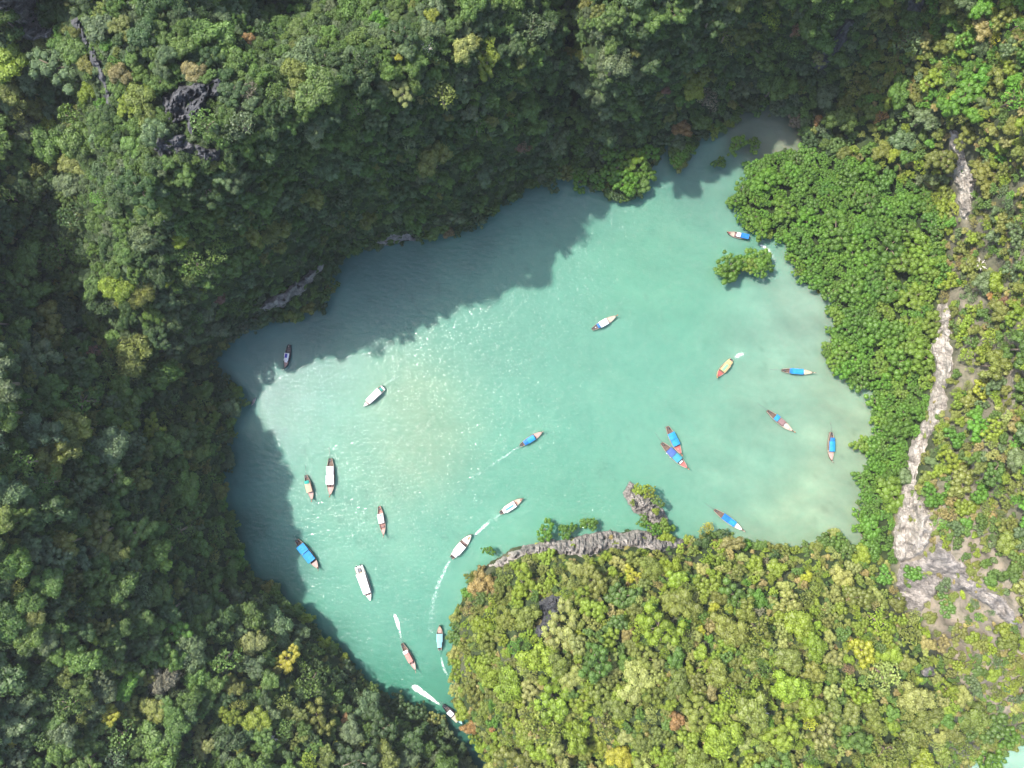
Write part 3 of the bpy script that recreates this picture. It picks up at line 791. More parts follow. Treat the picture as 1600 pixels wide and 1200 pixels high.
LANDMARKS = [
    (300, 165, 'the large dark bare crag'), (150, 110, 'the thin dark western rock rib'), (45, 40, 'the upper left corner cliff'), (290, 235, 'the lower dark rock shelf'),
    (250, 343, 'the bleached upper left dead tree'), (455, 450, 'the overhanging north shore rock lip'), (449, 558, 'the shaded dark hulled boat'), (395, 628, 'the tiny pale kayak'),
    (630, 374, 'the north wall waterline rock strip'), (594, 34, 'the round bright top edge tree'), (726, 78, 'the pale top centre crest tree'), (800, 192, 'the feathery bright wall tree'),
    (895, 140, 'the dark gully between northern hills'), (982, 257, 'the bulging north shore mangrove clump'), (1065, 203, 'the brown north shore tree'), (1242, 47, 'the rusty top edge tree'), (1300, 75, 'the dark top edge rock face'),
    (1200, 200, 'the grey northern inlet'), (1152, 368, 'the blue roofed mangrove boat'), (1165, 415, 'the twin mangrove islets'), (1374, 182, 'the orange tree above the mangroves'), (1500, 270, 'the narrow cream rock scar'),
    (1470, 530, 'the top of the white cliff'), (1445, 680, 'the middle of the white cliff'), (1410, 850, 'the foot of the white cliff'), (1500, 915, 'the grey pink slope slab'), (1530, 609, 'the yellow tree on dry slope'), (1553, 61, 'the yellowish upper right corner tree'),
    (1575, 1170, 'the lower right sea inlet'), (1299, 696, 'the upright eastern blue boat'), (1345, 1016, 'the brightest yellow headland tree'), (1229, 942, 'the big pale olive headland tree'), (1138, 812, 'the blue boat under headland trees'),
    (950, 848, 'the pale headland cliff'), (862, 950, 'the jagged dark headland rock'), (753, 911, 'the tan headland corner tree'), (687, 997, 'the pale turquoise roofed boat'), (708, 1117, 'the boat in the narrows'), (1030, 980, 'the largest lime headland tree'),
    (925, 1185, 'the dark headland hollow'), (1185, 1114, 'the grey dead headland tree'), (1300, 1180, 'the bottom edge of the headland'), (174, 1116, 'the yellow lower left tree'), (447, 1033, 'the yellow southwest shore tree'), (256, 1060, 'the big grey brown tree'),
    (337, 928, 'the large southwest shore crown'), (91, 720, 'the big left hand olive tree'), (240, 670, 'the lone light western crown'), (148, 547, 'the rusty western ravine tree'), (480, 865, 'the saturated blue west shore boat'), (37, 624, 'the bright left edge tree'),
    (60, 380, 'the dark left edge ravine'), (20, 900, 'the left edge lower forest'), (540, 1124, 'the small orange south shore tree'), (330, 1180, 'the bottom edge of left forest'), (1590, 700, 'the right edge dry slope'), (1400, 60, 'the shaded top right dip'),
    (1388, 404, 'the dead tree among mangroves'), (1244, 581, 'the crosswise eastern blue boat'), (1217, 658, 'the brown roofed eastern boat'), (1131, 574, 'the mint roofed yellow boat'), (1124, 255, 'the smallest lone mangrove'), (639, 1025, 'the rose roofed channel boat'), (569, 910, 'the longest white speedboat'),
    (1530, 415, 'the grey bare slope tree'), (1428, 894, 'the round dark tree by slabs'),
]
used_labels = set()


def tree_label(px, py, r, c, noun):
    """size, colour and where it stands from the nearest thing one can find; the next nearest if another tree has those words"""
    d = sorted((math.hypot(px - lx, py - ly), lx, ly, t) for lx, ly, t in LANDMARKS)
    dirs = ['right of', 'upper right of', 'above', 'upper left of', 'left of', 'lower left of', 'below', 'lower right of']
    col = c.replace('light mangrove', 'light').replace('deep mangrove', 'deep').replace('mangrove ', '')
    size = 'large' if r > 21 else 'medium' if r > 14 else 'small'
    first = None
    for dist, lx, ly, t in d[:24]:
        if dist < 9:
            continue
        a = math.degrees(math.atan2(ly - py, px - lx)) % 360
        dr = dirs[int(((a + 22.5) % 360) // 45)]
        how = 'just ' if dist < 40 else 'far ' if dist > 140 else 'well ' if dist > 85 else ''
        lab = f'{size} {col} {noun} {how}{dr} {t}'
        first = first or lab
        if lab not in used_labels:
            used_labels.add(lab)
            return lab
    return first


def tree_thing(name, px, py, r, c, kind, noun, group, cat='tree', base=None, seed=0, reg=None):
    rg = np.random.default_rng(9000 + seed)
    (x, y, z), r_w = tree_place(px, py, r, base)
    e = bpy.data.objects.new(name, None)
    COL.objects.link(e)
    e.empty_display_size = 0.5
    zb = z - r_w * 1.1
    e.location = (x, y, zb)
    lab = tree_label(px, py, r, c, noun)
    tag(e, lab, cat, group)
    cr = link('crown', KIND[kind][seed % len(KIND[kind])], e)
    cr.location = (0, 0, z - zb); cr.rotation_euler = (0, 0, rg.uniform(0, 6.28)); cr.scale = (r_w * rg.uniform(0.88, 1.15), r_w * rg.uniform(0.88, 1.15), r_w * rg.uniform(0.85, 1.25))
    cr['tint'] = [float(v) for v in tint_of(c, rg, reg)]
    tk = link('trunk', TRUNKS[seed % 3], e)
    tk.location = (0, 0, z - zb); tk.rotation_euler = (0, 0, rg.uniform(0, 6.28)); tk.scale = (r_w,) * 3
    return e


N_IND = 300
order = sorted((i for i in range(len(trees)) if inframe[i] and trees[i][5] != 'mang'), key=lambda i: -(trees[i][2] + (1000 if i < NSPECIAL else 0)))
ind_forest = order[:N_IND]
ind_mang = sorted((i for i in range(len(trees)) if inframe[i] and trees[i][5] == 'mang'), key=lambda i: -trees[i][2])[:280]
for s, i in enumerate(ind_forest):
    px, py, r, c, kind, reg = trees[i]
    tree_thing('forest_tree', px, py, r, c, kind, 'tree', {'wall': 'trees on the northern hills', 'left': 'trees of the western forest', 'head': 'trees on the headland', 'slope': 'trees on the eastern slope'}[reg], seed=s, reg=reg)
for s, i in enumerate(ind_mang):
    px, py, r, c, kind, reg = trees[i]
    tree_thing('mangrove_tree', px, py, r, c, kind, 'tree', 'trees of the mangrove wood', seed=1000 + s)
for s, (px, py, r, c, b) in enumerate(WATER_TREES):
    if b:
        tree_thing('islet_shrub', px, py, r, c, 'shrub' if r < 9 else 'tight', 'islet bush', 'bushes on the rock islet', 'bush', b, 2000 + s)
    else:
        tree_thing('mangrove_tree', px, py, r, c, 'tight', 'mangrove standing in water', 'mangroves standing in the water', 'tree', 0.3, 2000 + s)


# -------- the rest of the forest as one mass, and the undergrowth
def scatter_object(name, pts, meshes):
    """pts: list of (loc, scale3, rotz, tint, mesh index); geometry nodes place shared crowns on the points"""
    col = bpy.data.collections.new(name + '_crowns')
    for k, me in enumerate(meshes):
        o = bpy.data.objects.new('crown_%02d' % k, me)
        col.objects.link(o)
    me = bpy.data.meshes.new(name)
    me.vertices.add(len(pts))
    me.vertices.foreach_set('co', np.array([p[0] for p in pts], np.float32).ravel())
    for an, ty, key, data in (('tint', 'FLOAT_VECTOR', 'vector', [p[3] for p in pts]), ('scl', 'FLOAT_VECTOR', 'vector', [p[1] for p in pts]), ('rot', 'FLOAT_VECTOR', 'vector', [(0, 0, p[2]) for p in pts]), ('pick', 'INT', 'value', [p[4] for p in pts])):
        a = me.attributes.new(an, ty, 'POINT')
        a.data.foreach_set(key, np.array(data, np.int32 if ty == 'INT' else np.float32).ravel())
    me.update()
    o = link(name, me)
    ng = bpy.data.node_groups.new(name + '_scatter', 'GeometryNodeTree')
    ng.interface.new_socket('Geometry', in_out='INPUT', socket_type='NodeSocketGeometry')
    ng.interface.new_socket('Geometry', in_out='OUTPUT', socket_type='NodeSocketGeometry')
    gi = ng.nodes.new('NodeGroupInput'); go = ng.nodes.new('NodeGroupOutput')
    ci = ng.nodes.new('GeometryNodeCollectionInfo')
    ci.inputs['Collection'].default_value = col
    ci.inputs['Separate Children'].default_value = True
    ci.inputs['Reset Children'].default_value = True
    ip = ng.nodes.new('GeometryNodeInstanceOnPoints')
    ip.inputs['Pick Instance'].default_value = True

    def attr(nm, ty):
        a = ng.nodes.new('GeometryNodeInputNamedAttribute'); a.data_type = ty
        a.inputs['Name'].default_value = nm
        return [s for s in a.outputs if s.enabled and s.name == 'Attribute'][0]
    ng.links.new(gi.outputs[0], ip.inputs['Points'])
    ng.links.new(ci.outputs[0], ip.inputs['Instance'])
    ng.links.new(attr('pick', 'INT'), ip.inputs['Instance Index'])
    ng.links.new(attr('rot', 'FLOAT_VECTOR'), ip.inputs['Rotation'])
    ng.links.new(attr('scl', 'FLOAT_VECTOR'), ip.inputs['Scale'])
    ng.links.new(ip.outputs[0], go.inputs[0])
    md = o.modifiers.new('scatter', 'NODES')
    md.node_group = ng
    return o


chosen = set(ind_forest) | set(ind_mang)
rg = np.random.default_rng(77)
pts = []
for i, (px, py, r, c, kind, reg) in enumerate(trees):
    if i in chosen:
        continue
    loc, r_w = tree_place(px, py, r)
    off = {'broad': 0, 'tight': len(BROAD), 'airy': len(BROAD) + len(TIGHT), 'shrub': len(BROAD) + len(TIGHT) + len(AIRY)}[kind]
    pts.append((loc, (r_w * rg.uniform(0.88, 1.15), r_w * rg.uniform(0.88, 1.15), r_w * rg.uniform(0.8, 1.3)), rg.uniform(0, 6.28), tint_of(c, rg, reg), off + int(rg.integers(len(KIND[kind])))))
o = scatter_object('forest', pts, ALLC)
tag(o, kind='stuff')

nU = 46000
xs = rg.uniform(-250, 1850, nU); ys = rg.uniform(-200, 1400, nU)
hs = hf(xs, ys); sds = bil(shore_sd, xs, ys); rks = bil(rock_sd, xs, ys); ms = bil(mang_sd, xs, ys); hd = bil(head_sd, xs, ys)
dens = fbm(xs / 45, ys / 45, 131, 3)
UP = {'wall': ['dark green', 'dark green', 'mid green', 'mid green', 'grey green'], 'left': ['dark green', 'dark green', 'mid green', 'olive'], 'head': ['mid green', 'olive', 'pale olive', 'yellow green', 'olive', 'mid green', 'tan'], 'slope': ['mid green', 'olive', 'yellow green', 'tan', 'olive', 'pale olive', 'pale olive'], 'mang': ['deep mangrove green']}
pts = []
occ = {}
for i in range(nU):
    px, py = xs[i], ys[i]
    if sds[i] < 2 or ms[i] < -4:
        continue
    if rks[i] < 2 and rg.random() > (0.42 if (py > 860 and px > 1390) else 0.24 if px > 1380 else 0.16 if py > 800 and px > 740 and py < 890 else 0.46):
        continue
    sl = px > 1340 - 0.2 * (py - 100) and px > 1230
    reg = 'head' if hd[i] < 0 else 'slope' if sl else 'wall' if (py < 520 and px > 130) else 'left'
    if reg == 'slope' and py > 180 and dens[i] < rg.uniform(-0.35, 0.12):
        continue
    if reg == 'slope' and 830 < py < 1010 and px < 1580 and rg.random() < 0.5:
        continue
    key = (int(px // 8), int(py // 8))
    if key in occ:
        continue
    occ[key] = 1
    r_w = rg.uniform(0.9, 2.1)
    h = float(hs[i])
    loc = unproj(px, py, h + 0.25)
    pts.append((loc, (r_w, r_w, r_w * rg.uniform(0.7, 1.1)), rg.uniform(0, 6.28), tint_of(UP[reg][int(rg.integers(len(UP[reg])))], rg, reg), int(rg.integers(len(SHRUB)))))
o = scatter_object('undergrowth', pts, SHRUB)
tag(o, kind='stuff')
print('trees', len(trees), 'mang', len(ind_mang), 'undergrowth', len(pts))


# ------------------------------------------------------------------ dead trees
def dead_tree(px, py, r_px, label, seed):
    r = random.Random(seed)
    (x, y, z), r_w = tree_place(px, py, r_px)
    e = bpy.data.objects.new('dead_tree', None); COL.objects.link(e)
    e.location = (x, y, z - 2)
    tag(e, label, 'tree', 'bleached dead trees')
    V = []; F = []
    tube(V, F, [(0, 0, -2.5), (0.1, 0.05, 0), (0.05, 0.2, 2.5)], [0.3, 0.24, 0.16])
    link('trunk', mesh_np('trunk', V, F, M_DEAD, True), e)
    for k in range(6):
        V = []; F = []
        a = k * 1.05 + r.uniform(-0.3, 0.3); q = r_w * r.uniform(0.7, 1.1)
        p0 = Vector((0.05, 0.15, 1.6 + 0.15 * k)); p1 = p0 + Vector((q * 0.5 * math.cos(a), q * 0.5 * math.sin(a), 1.0)); a2 = a + r.uniform(-0.5, 0.5); p2 = p1 + Vector((q * 0.5 * math.cos(a2), q * 0.5 * math.sin(a2), 0.7))
        tube(V, F, [p0, p1, p2], [0.17, 0.13, 0.06], 5)
        for b in (-0.8, 0.8):
            p3 = p1 + Vector((q * 0.35 * math.cos(a + b), q * 0.35 * math.sin(a + b), 0.5))
            tube(V, F, [p1, p3], [0.1, 0.04], 4)
        link('branch', mesh_np('branch', V, F, M_DEAD, True), e)


dead_tree(250, 343, 15, 'bleached dead tree with bare forked branches on the sunlit side of the upper left hill', 1)
dead_tree(1185, 1114, 14, 'grey white bare dead tree in the middle of the headland wood', 2)
dead_tree(750, 98, 10, 'small pale leafless tree on the shaded side of the top centre crest', 3)
dead_tree(668, 77, 11, 'pale bare branched tree on the crest left of the big pale crown', 4)
dead_tree(425, 1155, 11, 'whitish bare tree in the lower left forest', 5)
dead_tree(1530, 415, 12, 'grey fallen looking bare tree on the eastern slope', 6)
dead_tree(1388, 404, 12, 'bare dark limbed tree in a gap of the mangrove wood', 7)

# ------------------------------------------------------------------ the damp sea air
bm = bmesh.new()
bmesh.ops.create_cube(bm, size=1.0, matrix=Matrix.Translation((0, 0, 138.3)) @ Matrix.Diagonal((5400, 5400, 283.6, 1)))
hz = bpy.data.meshes.new('haze'); bm.to_mesh(hz); bm.free()
m, nt, out = new_mat('haze_air')
pv = N(nt, 'ShaderNodeVolumePrincipled', Density=0.00006, Anisotropy=0.1)
pv.inputs['Color'].default_value = (0.86, 0.92, 1.0, 1)
nt.links.new(pv.outputs[0], out.inputs['Volume'])
hz.materials.append(m)
tag(link('haze', hz), kind='stuff')

# ------------------------------------------------------------------ boats
PAINT = {}


def paint(name, col, **kw):
    if name not in PAINT:
        PAINT[name] = simple_mat(name, tuple(v * (0.72 if min(col) > 0.7 else 0.60) for v in col), **kw)
    return PAINT[name]


WOOD = paint('hull_wood', (0.17, 0.10, 0.072), rough=0.6, var=0.3, scale=3)
REDW = paint('red_hull', (0.27, 0.10, 0.085), rough=0.5, var=0.25, scale=3)
DARKH = paint('dark_hull', (0.05, 0.05, 0.06), rough=0.4)
INSIDE = paint('inner_planks', (0.17, 0.115, 0.09), rough=0.8, var=0.45, scale=4)
PINKD = paint('pink_deck', (0.45, 0.30, 0.27), rough=0.7, var=0.15, scale=3)
REDD = paint('red_deck', (0.42, 0.11, 0.10), rough=0.7, var=0.3, scale=3)
CREAMD = paint('cream_deck', (0.50, 0.42, 0.33), rough=0.7, var=0.15, scale=3)
WHITE = paint('white_paint', (0.78, 0.79, 0.80), rough=0.4, var=0.06, scale=2)
WCLOTH = paint('white_cloth', (0.75, 0.76, 0.78), rough=0.8, var=0.08, scale=2)
BLUE = paint('blue_tarp', (0.012, 0.17, 0.52), rough=0.6, var=0.18, scale=1.2)
LBLUE = paint('light_blue_tarp', (0.02, 0.27, 0.60), rough=0.6, var=0.2, scale=1.2)
SKYB = paint('pale_turquoise_tarp', (0.25, 0.52, 0.57), rough=0.6, var=0.08, scale=1.2)
NAVY = paint('navy_tarp', (0.07, 0.13, 0.38), rough=0.7, var=0.15, scale=1.2)
TEAL = paint('teal_tarp', (0.05, 0.30, 0.40), rough=0.7, var=0.15, scale=1.2)
EMER = paint('emerald_tarp', (0.02, 0.36, 0.30), rough=0.7, var=0.15, scale=1.2)
PEACH = paint('peach_tarp', (0.55, 0.40, 0.28), rough=0.8, var=0.15, scale=1.5)
YELL = paint('yellow_cream_tarp', (0.55, 0.40, 0.20), rough=0.8, var=0.15, scale=1.5)
GREENM = paint('mint_mat', (0.20, 0.50, 0.28), rough=0.8, var=0.12, scale=2)
BROWN = paint('brown_roof', (0.26, 0.16, 0.16), rough=0.8, var=0.2, scale=2)
ROSE = paint('rose_roof', (0.52, 0.26, 0.22), rough=0.8, var=0.25, scale=3)
GREY = paint('grey_metal', (0.25, 0.26, 0.28), rough=0.4, metal=0.6)
BLACK = paint('black_engine', (0.03, 0.03, 0.035), rough=0.4)
PURPLE = paint('violet_blue_tarp', (0.07, 0.06, 0.40), rough=0.7)
ORANGE = paint('orange_vests', (0.75, 0.28, 0.12), rough=0.8)


def beam(t, full=0.5, stern=0.42):
    """half width profile, t 0 stern .. 1 bow"""
    w = stern + (1 - stern) * math.sin(min(1, t / full) * math.pi / 2) if t < full else math.cos(((t - full) / (1 - full)) ** 1.25 * math.pi / 2) ** 0.9 if t < 1 else 0
    return max(w, 0.02)


def hull_mesh(L, B, zs, stern=0.42, full=0.5, bow_up=1.0, mats=(None, None), floor=0.32):
    V = []; F = []; MI = []
    n = 22
    for i in range(n + 1):
        t = i / n; x = (t - 0.5) * L; w = max(0.04, B / 2 * beam(t, full, stern))
        z = zs + 0.35 * (1 - t) ** 3 + bow_up * max(0, (t - 0.6) / 0.4) ** 2.2
        kz = -0.35 + (0.5 + bow_up * 0.7) * max(0, (t - 0.8) / 0.2) ** 2
        fz = max(floor, min(z - 0.12, kz + 0.25))
        g = min(0.14, w * 0.45)
        ring = [(0, kz), (w * 0.6, kz + 0.12), (w * 0.95, min(0.25 + max(0, kz), z - 0.1)), (w, z), (w - g, z + 0.02), (max(0.01, w - g - 0.05), fz), (0, fz)]
        for (yy, zz) in ring:
            V.append((x, yy, zz))
        for (yy, zz) in ring[1:-1]:
            V.append((x, -yy, zz))
    m = 12
    R_ = [0, 1, 2, 3, 4, 5, 6]; Lft = [0, 7, 8, 9, 10, 11, 6]
    for i in range(n):
        a = i * m; b = (i + 1) * m
        for k in range(6):
            F.append((a + R_[k], b + R_[k], b + R_[k + 1], a + R_[k + 1])); MI.append(0 if k < 3 else 1)
            F.append((a + Lft[k], a + Lft[k + 1], b + Lft[k + 1], b + Lft[k])); MI.append(0 if k < 3 else 1)
    F.append((0, 1, 2, 3, 4, 5, 6, 11, 10, 9, 8, 7)); MI.append(0)
    F.append(tuple(n * m + k for k in (0, 7, 8, 9, 10, 11, 6, 5, 4, 3, 2, 1))); MI.append(0)
    me = mesh_np('hull', V, F)
    me.materials.append(mats[0]); me.materials.append(mats[1])
    me.polygons.foreach_set('material_index', MI)
    bm = bmesh.new(); bm.from_mesh(me); bmesh.ops.recalc_face_normals(bm, faces=bm.faces); bm.to_mesh(me); bm.free()
    return me


def sheer(t, zs, bow_up):
    return zs + 0.35 * (1 - t) ** 3 + bow_up * max(0, (t - 0.6) / 0.4) ** 2.2


def deck_mesh(L, B, t0, t1, zs, bow_up, mat, stern=0.42, full=0.5, drop=0.1, inset=0.12, name='foredeck'):
    V = []; F = []; n = 9
    for i in range(n + 1):
        t = t0 + (t1 - t0) * i / n; x = (t - 0.5) * L; w = max(0.03, B / 2 * beam(t, full, stern) - inset); z = sheer(t, zs, bow_up) - drop
        for s in (-1, -0.5, 0, 0.5, 1):
            V.append((x, w * s, z + 0.05 * (1 - s * s)))
        for s in (-1, 1):
            V.append((x, w * s, z - 0.08))
    for i in range(n):
        a = i * 7; b = a + 7
        for k in range(4):
            F.append((a + k, b + k, b + k + 1, a + k + 1))
        F.append((a + 5, b + 5, b, a)); F.append((a + 4, b + 4, b + 6, a + 6)); F.append((a + 6, b + 6, b + 5, a + 5))
    F.append((0, 1, 2, 3, 4, 6, 5)); k = n * 7; F.append((k + 5, k + 6, k + 4, k + 3, k + 2, k + 1, k))
    return mesh_np(name, V, F, mat)


def roof_mesh(x0, x1, w, z, arch, mat, thick=0.07, name='canopy', sag=0.05, seed=0, taper=1.0):
    V = []; F = []; nx, ny = 8, 8
    r = random.Random(seed)
    for lay in (0, 1):
        for i in range(nx + 1):
            t = i / nx
            ww = w * (1 + (taper - 1) * t)
            for j in range(ny + 1):
                s = j / ny * 2 - 1
                V.append((x0 + (x1 - x0) * t, ww * s, z + arch * (1 - s * s) - sag * math.sin(t * math.pi * 3) ** 2 + r.uniform(-0.012, 0.012) - (thick if lay else 0)))
    q = (nx + 1) * (ny + 1)
    I = lambda i, j, l: l * q + i * (ny + 1) + j
    for i in range(nx):
        for j in range(ny):
            F.append((I(i, j, 0), I(i + 1, j, 0), I(i + 1, j + 1, 0), I(i, j + 1, 0)))
            F.append((I(i, j, 1), I(i, j + 1, 1), I(i + 1, j + 1, 1), I(i + 1, j, 1)))
    for i in range(nx):
        F.append((I(i, 0, 1), I(i + 1, 0, 1), I(i + 1, 0, 0), I(i, 0, 0))); F.append((I(i, ny, 0), I(i + 1, ny, 0), I(i + 1, ny, 1), I(i, ny, 1)))
    for j in range(ny):
        F.append((I(0, j, 0), I(0, j + 1, 0), I(0, j + 1, 1), I(0, j, 1))); F.append((I(nx, j, 1), I(nx, j + 1, 1), I(nx, j + 1, 0), I(nx, j, 0)))
    return mesh_np(name, V, F, mat)


def box_mesh(name, cx, cy, cz, sx, sy, sz, mat, bev=0.03):
    bm = bmesh.new()
    bmesh.ops.create_cube(bm, size=1.0, matrix=Matrix.Translation((cx, cy, cz)) @ Matrix.Diagonal((sx, sy, sz, 1)))
    if bev:
        bmesh.ops.bevel(bm, geom=bm.edges[:], offset=min(bev, 0.3 * min(sx, sy, sz)), segments=1, affect='EDGES')
    me = bpy.data.meshes.new(name); bm.to_mesh(me); bm.free()
    me.materials.append(mat)
    return me


def boat_root(name, bow, stern, label, group, cat='boat'):
    bx, by, _ = unproj(*bow, 0.8); sx, sy, _ = unproj(*stern, 0.8)
    e = bpy.data.objects.new(name, None); COL.objects.link(e)
    e.location = ((bx + sx) / 2, (by + sy) / 2, 0.0)
    e.rotation_euler = (0, 0, math.atan2(by - sy, bx - sx))
    tag(e, label, cat, group)
    return e, math.hypot(bx - sx, by - sy)


def longtail(bow, stern, label, roofs, hull=WOOD, deck=PINKD, deck_t=(0.70, 0.96), bw=0.215, shaft=5.0, rope=True, extras=(), aft=INSIDE, benches=(0.16, 0.24), ribbon=ORANGE, zs=0.75, shaft_dir=0.0):
    e, L = boat_root('longtail_boat', bow, stern, label, 'boats on the lagoon')
    B = L * bw; up = 1.15
    link('hull', hull_mesh(L, B, zs, bow_up=up, mats=(hull, aft)), e)
    # gunwale rails
    for s in (-1, 1):
        V = []; F = []
        P = [((t - 0.5) * L, s * max(0.05, B / 2 * beam(t) - 0.03), sheer(t, zs, up) + 0.05) for t in [k / 20 for k in range(0, 20)]]
        tube(V, F, P, [0.075] * len(P), 5)
        link('gunwale', mesh_np('gunwale', V, F, CREAMD if hull is not DARKH else DARKH), e)
    link('foredeck', deck_mesh(L, B, deck_t[0], deck_t[1], zs, up, deck), e)
    # upswept stem post
    V = []; F = []
    z1 = zs + up
    tube(V, F, [(L * 0.465, 0, z1 - 0.35), (L * 0.495, 0, z1 + 0.15), (L * 0.525, 0, z1 + 0.75), (L * 0.54, 0, z1 + 1.3)], [0.13, 0.13, 0.10, 0.07], 6)
    pr = link('prow', mesh_np('prow', V, F, hull, True), e)
    if ribbon:
        V = []; F = []
        tube(V, F, [(L * 0.512, 0, z1 + 0.45), (L * 0.524, 0, z1 + 0.75)], [0.19, 0.17], 8)
        link('ribbon', mesh_np('ribbon', V, F, ribbon), pr)
    # canopies and their posts
    for k, (t0, t1, mat, wf, off) in enumerate(roofs):
        x0, x1 = (t0 - 0.5) * L, (t1 - 0.5) * L
        wb = B / 2 * max(beam(t0), beam(t1), beam((t0 + t1) / 2)) * wf
        c = link('canopy', roof_mesh(x0, x1, wb, 1.95 + 0.14 * (k % 2) + off, 0.22, mat, seed=k), e)
        if t1 - t0 > 0.1:
            V = []; F = []
            for xx in (x0 + 0.12, (x0 + x1) / 2, x1 - 0.12):
                for s in (-1, 1):
                    tube(V, F, [(xx, s * wb * 0.9, 0.45), (xx, s * wb * 0.93, 1.92 + 0.14 * (k % 2) + off)], [0.035, 0.03], 5)
            link('canopy_posts', mesh_np('canopy_posts', V, F, GREY), e)
    for t in benches:
        w = B / 2 * beam(t) - 0.16
        link('bench', box_mesh('bench', (t - 0.5) * L, 0, 0.62, 0.28, 2 * w, 0.05, INSIDE), e)
    # engine and the long propeller shaft
    ex = -L * 0.5 + 0.35
    en = link('engine', box_mesh('engine', ex + 0.25, 0.05, 1.35, 0.85, 0.45, 0.5, BLACK, 0.08), e)
    link('engine_cover', box_mesh('engine_cover', ex + 0.3, 0.05, 1.66, 0.45, 0.3, 0.12, GREY), en)
    if shaft:
        V = []; F = []
        sd = shaft_dir
        tube(V, F, [(ex, 0, 1.2), (ex - shaft * 0.5 * math.cos(sd), shaft * 0.5 * math.sin(sd), 0.8), (ex - shaft * math.cos(sd), shaft * math.sin(sd), 0.25)], [0.06, 0.05, 0.04], 6)
        sh = link('propeller_shaft', mesh_np('propeller_shaft', V, F, GREY, True), e)
        V = []; F = []
        for k in range(3):
            a = k * 2.094
            b = Vector((ex - shaft * math.cos(sd), shaft * math.sin(sd), 0.25))
            V0 = len(V); V += [tuple(b + Vector((0.02, 0, 0))), tuple(b + Vector((-0.03, 0.2 * math.cos(a - 0.3), 0.2 * math.sin(a - 0.3)))), tuple(b + Vector((-0.05, 0.22 * math.cos(a + 0.3), 0.22 * math.sin(a + 0.3)))), tuple(b + Vector((-0.06, 0.04 * math.cos(a), 0.04 * math.sin(a))))]
            F += [(V0, V0 + 1, V0 + 2), (V0, V0 + 2, V0 + 3), (V0, V0 + 3, V0 + 1), (V0 + 1, V0 + 3, V0 + 2)]
        link('propeller', mesh_np('propeller', V, F, GREY), sh)
    for (nm, t, side, sx, sy, sz, zc, mat) in extras:
        link(nm, box_mesh(nm, (t - 0.5) * L, side * B / 2, zc, sx, sy, sz, mat, 0.06), e)
    return e


# (name, t, side(-1..1 of half beam), size x, y, z, centre z, material)
longtail((1135.5, 363.5), (1171.5, 371.5), 'longtail boat with blue rear canopy and white foredeck nosing out from under the mangroves', [(0.08, 0.42, BLUE, 0.86, 0), (0.43, 0.60, WCLOTH, 0.7, -0.4)], hull=WOOD, deck=CREAMD, deck_t=(0.66, 0.88), bw=0.25,
         shaft=0, extras=[('cargo_box', 0.62, 0.1, 0.7, 1.2, 0.4, 0.9, BROWN), ('bow_mat', 0.91, 0, 0.7, 0.5, 0.1, 1.6, REDD)])
longtail((963, 493.5), (925.5, 514.5), 'longtail boat with plain white canopy and small blue awning alone in open northern water', [(0.30, 0.62, WCLOTH, 0.95, 0), (0.20, 0.29, BLUE, 0.8, 0)], deck=CREAMD, deck_t=(0.67, 0.96), bw=0.235, shaft=0,
         extras=[('bow_crate', 0.82, 0.1, 0.5, 0.5, 0.25, 1.05, PINKD), ('cooler', 0.14, 0, 0.4, 0.4, 0.4, 0.7, WHITE)])
longtail((445.5, 576), (452.5, 538.5), 'small dark hulled boat with white and violet roof in the north wall shade', [(0.52, 0.68, WCLOTH, 0.7, -0.1), (0.36, 0.52, WCLOTH, 0.8, 0), (0.66, 0.74, WCLOTH, 0.5, -0.3)], hull=DARKH, deck=PINKD, deck_t=(0.72, 0.95), bw=0.25, shaft=0, aft=DARKH, ribbon=None,
         extras=[('roof_mat', 0.47, -0.1, 1.6, 0.9, 0.06, 2.28, PURPLE)])
longtail((1119.5, 589.5), (1143.5, 561), 'yellow and cream boat with a mint green roof mat and a foaming wake', [(0.28, 0.66, YELL, 0.92, 0), (0.10, 0.26, YELL, 0.95, -0.5)], hull=paint('yellow_hull', (0.55, 0.38, 0.15), rough=0.5), deck=REDD, deck_t=(0.70, 0.92), bw=0.30, shaft=0,
         extras=[('roof_mat', 0.48, -0.1, 3.0, 0.9, 0.06, 2.2, GREENM)])
longtail((1269.5, 582.3), (1222.5, 578.5), 'longtail boat with plain bright blue canopy lying crosswise in the eastern shallows', [(0.26, 0.66, LBLUE, 0.92, 0), (0.20, 0.30, BLUE, 0.85, -0.1)], deck=PEACH, deck_t=(0.72, 0.95), bw=0.2, shaft=5, ribbon=CREAMD,
         extras=[('bow_mat', 0.71, 0, 0.6, 1.2, 0.3, 1.0, WHITE)])
longtail((1238.5, 674), (1199.5, 642), 'brown roofed longtail boat with one small blue awning aft and its long shaft trailing', [(0.26, 0.40, LBLUE, 0.95, 0), (0.42, 0.62, BROWN, 0.85, -0.2)], deck=CREAMD, deck_t=(0.66, 0.94), bw=0.2, shaft=4.6, extras=[('bow_crate', 0.70, 0.1, 0.8, 0.9, 0.4, 0.95, WHITE), ('bow_box', 0.86, -0.1, 0.5, 0.6, 0.3, 1.3, PINKD)])
longtail((1298.3, 720), (1298.8, 675.5), 'longtail boat with light blue canopy lying upright in pale shallows by the east shore', [(0.30, 0.66, LBLUE, 0.9, 0), (0.18, 0.29, BLUE, 0.8, 0.05)], deck=PINKD, deck_t=(0.70, 0.95), bw=0.22, shaft=4, ribbon=CREAMD, extras=[('gangplank', 0.655, 0.0, 0.35, 2.9, 0.06, 1.0, CREAMD)])
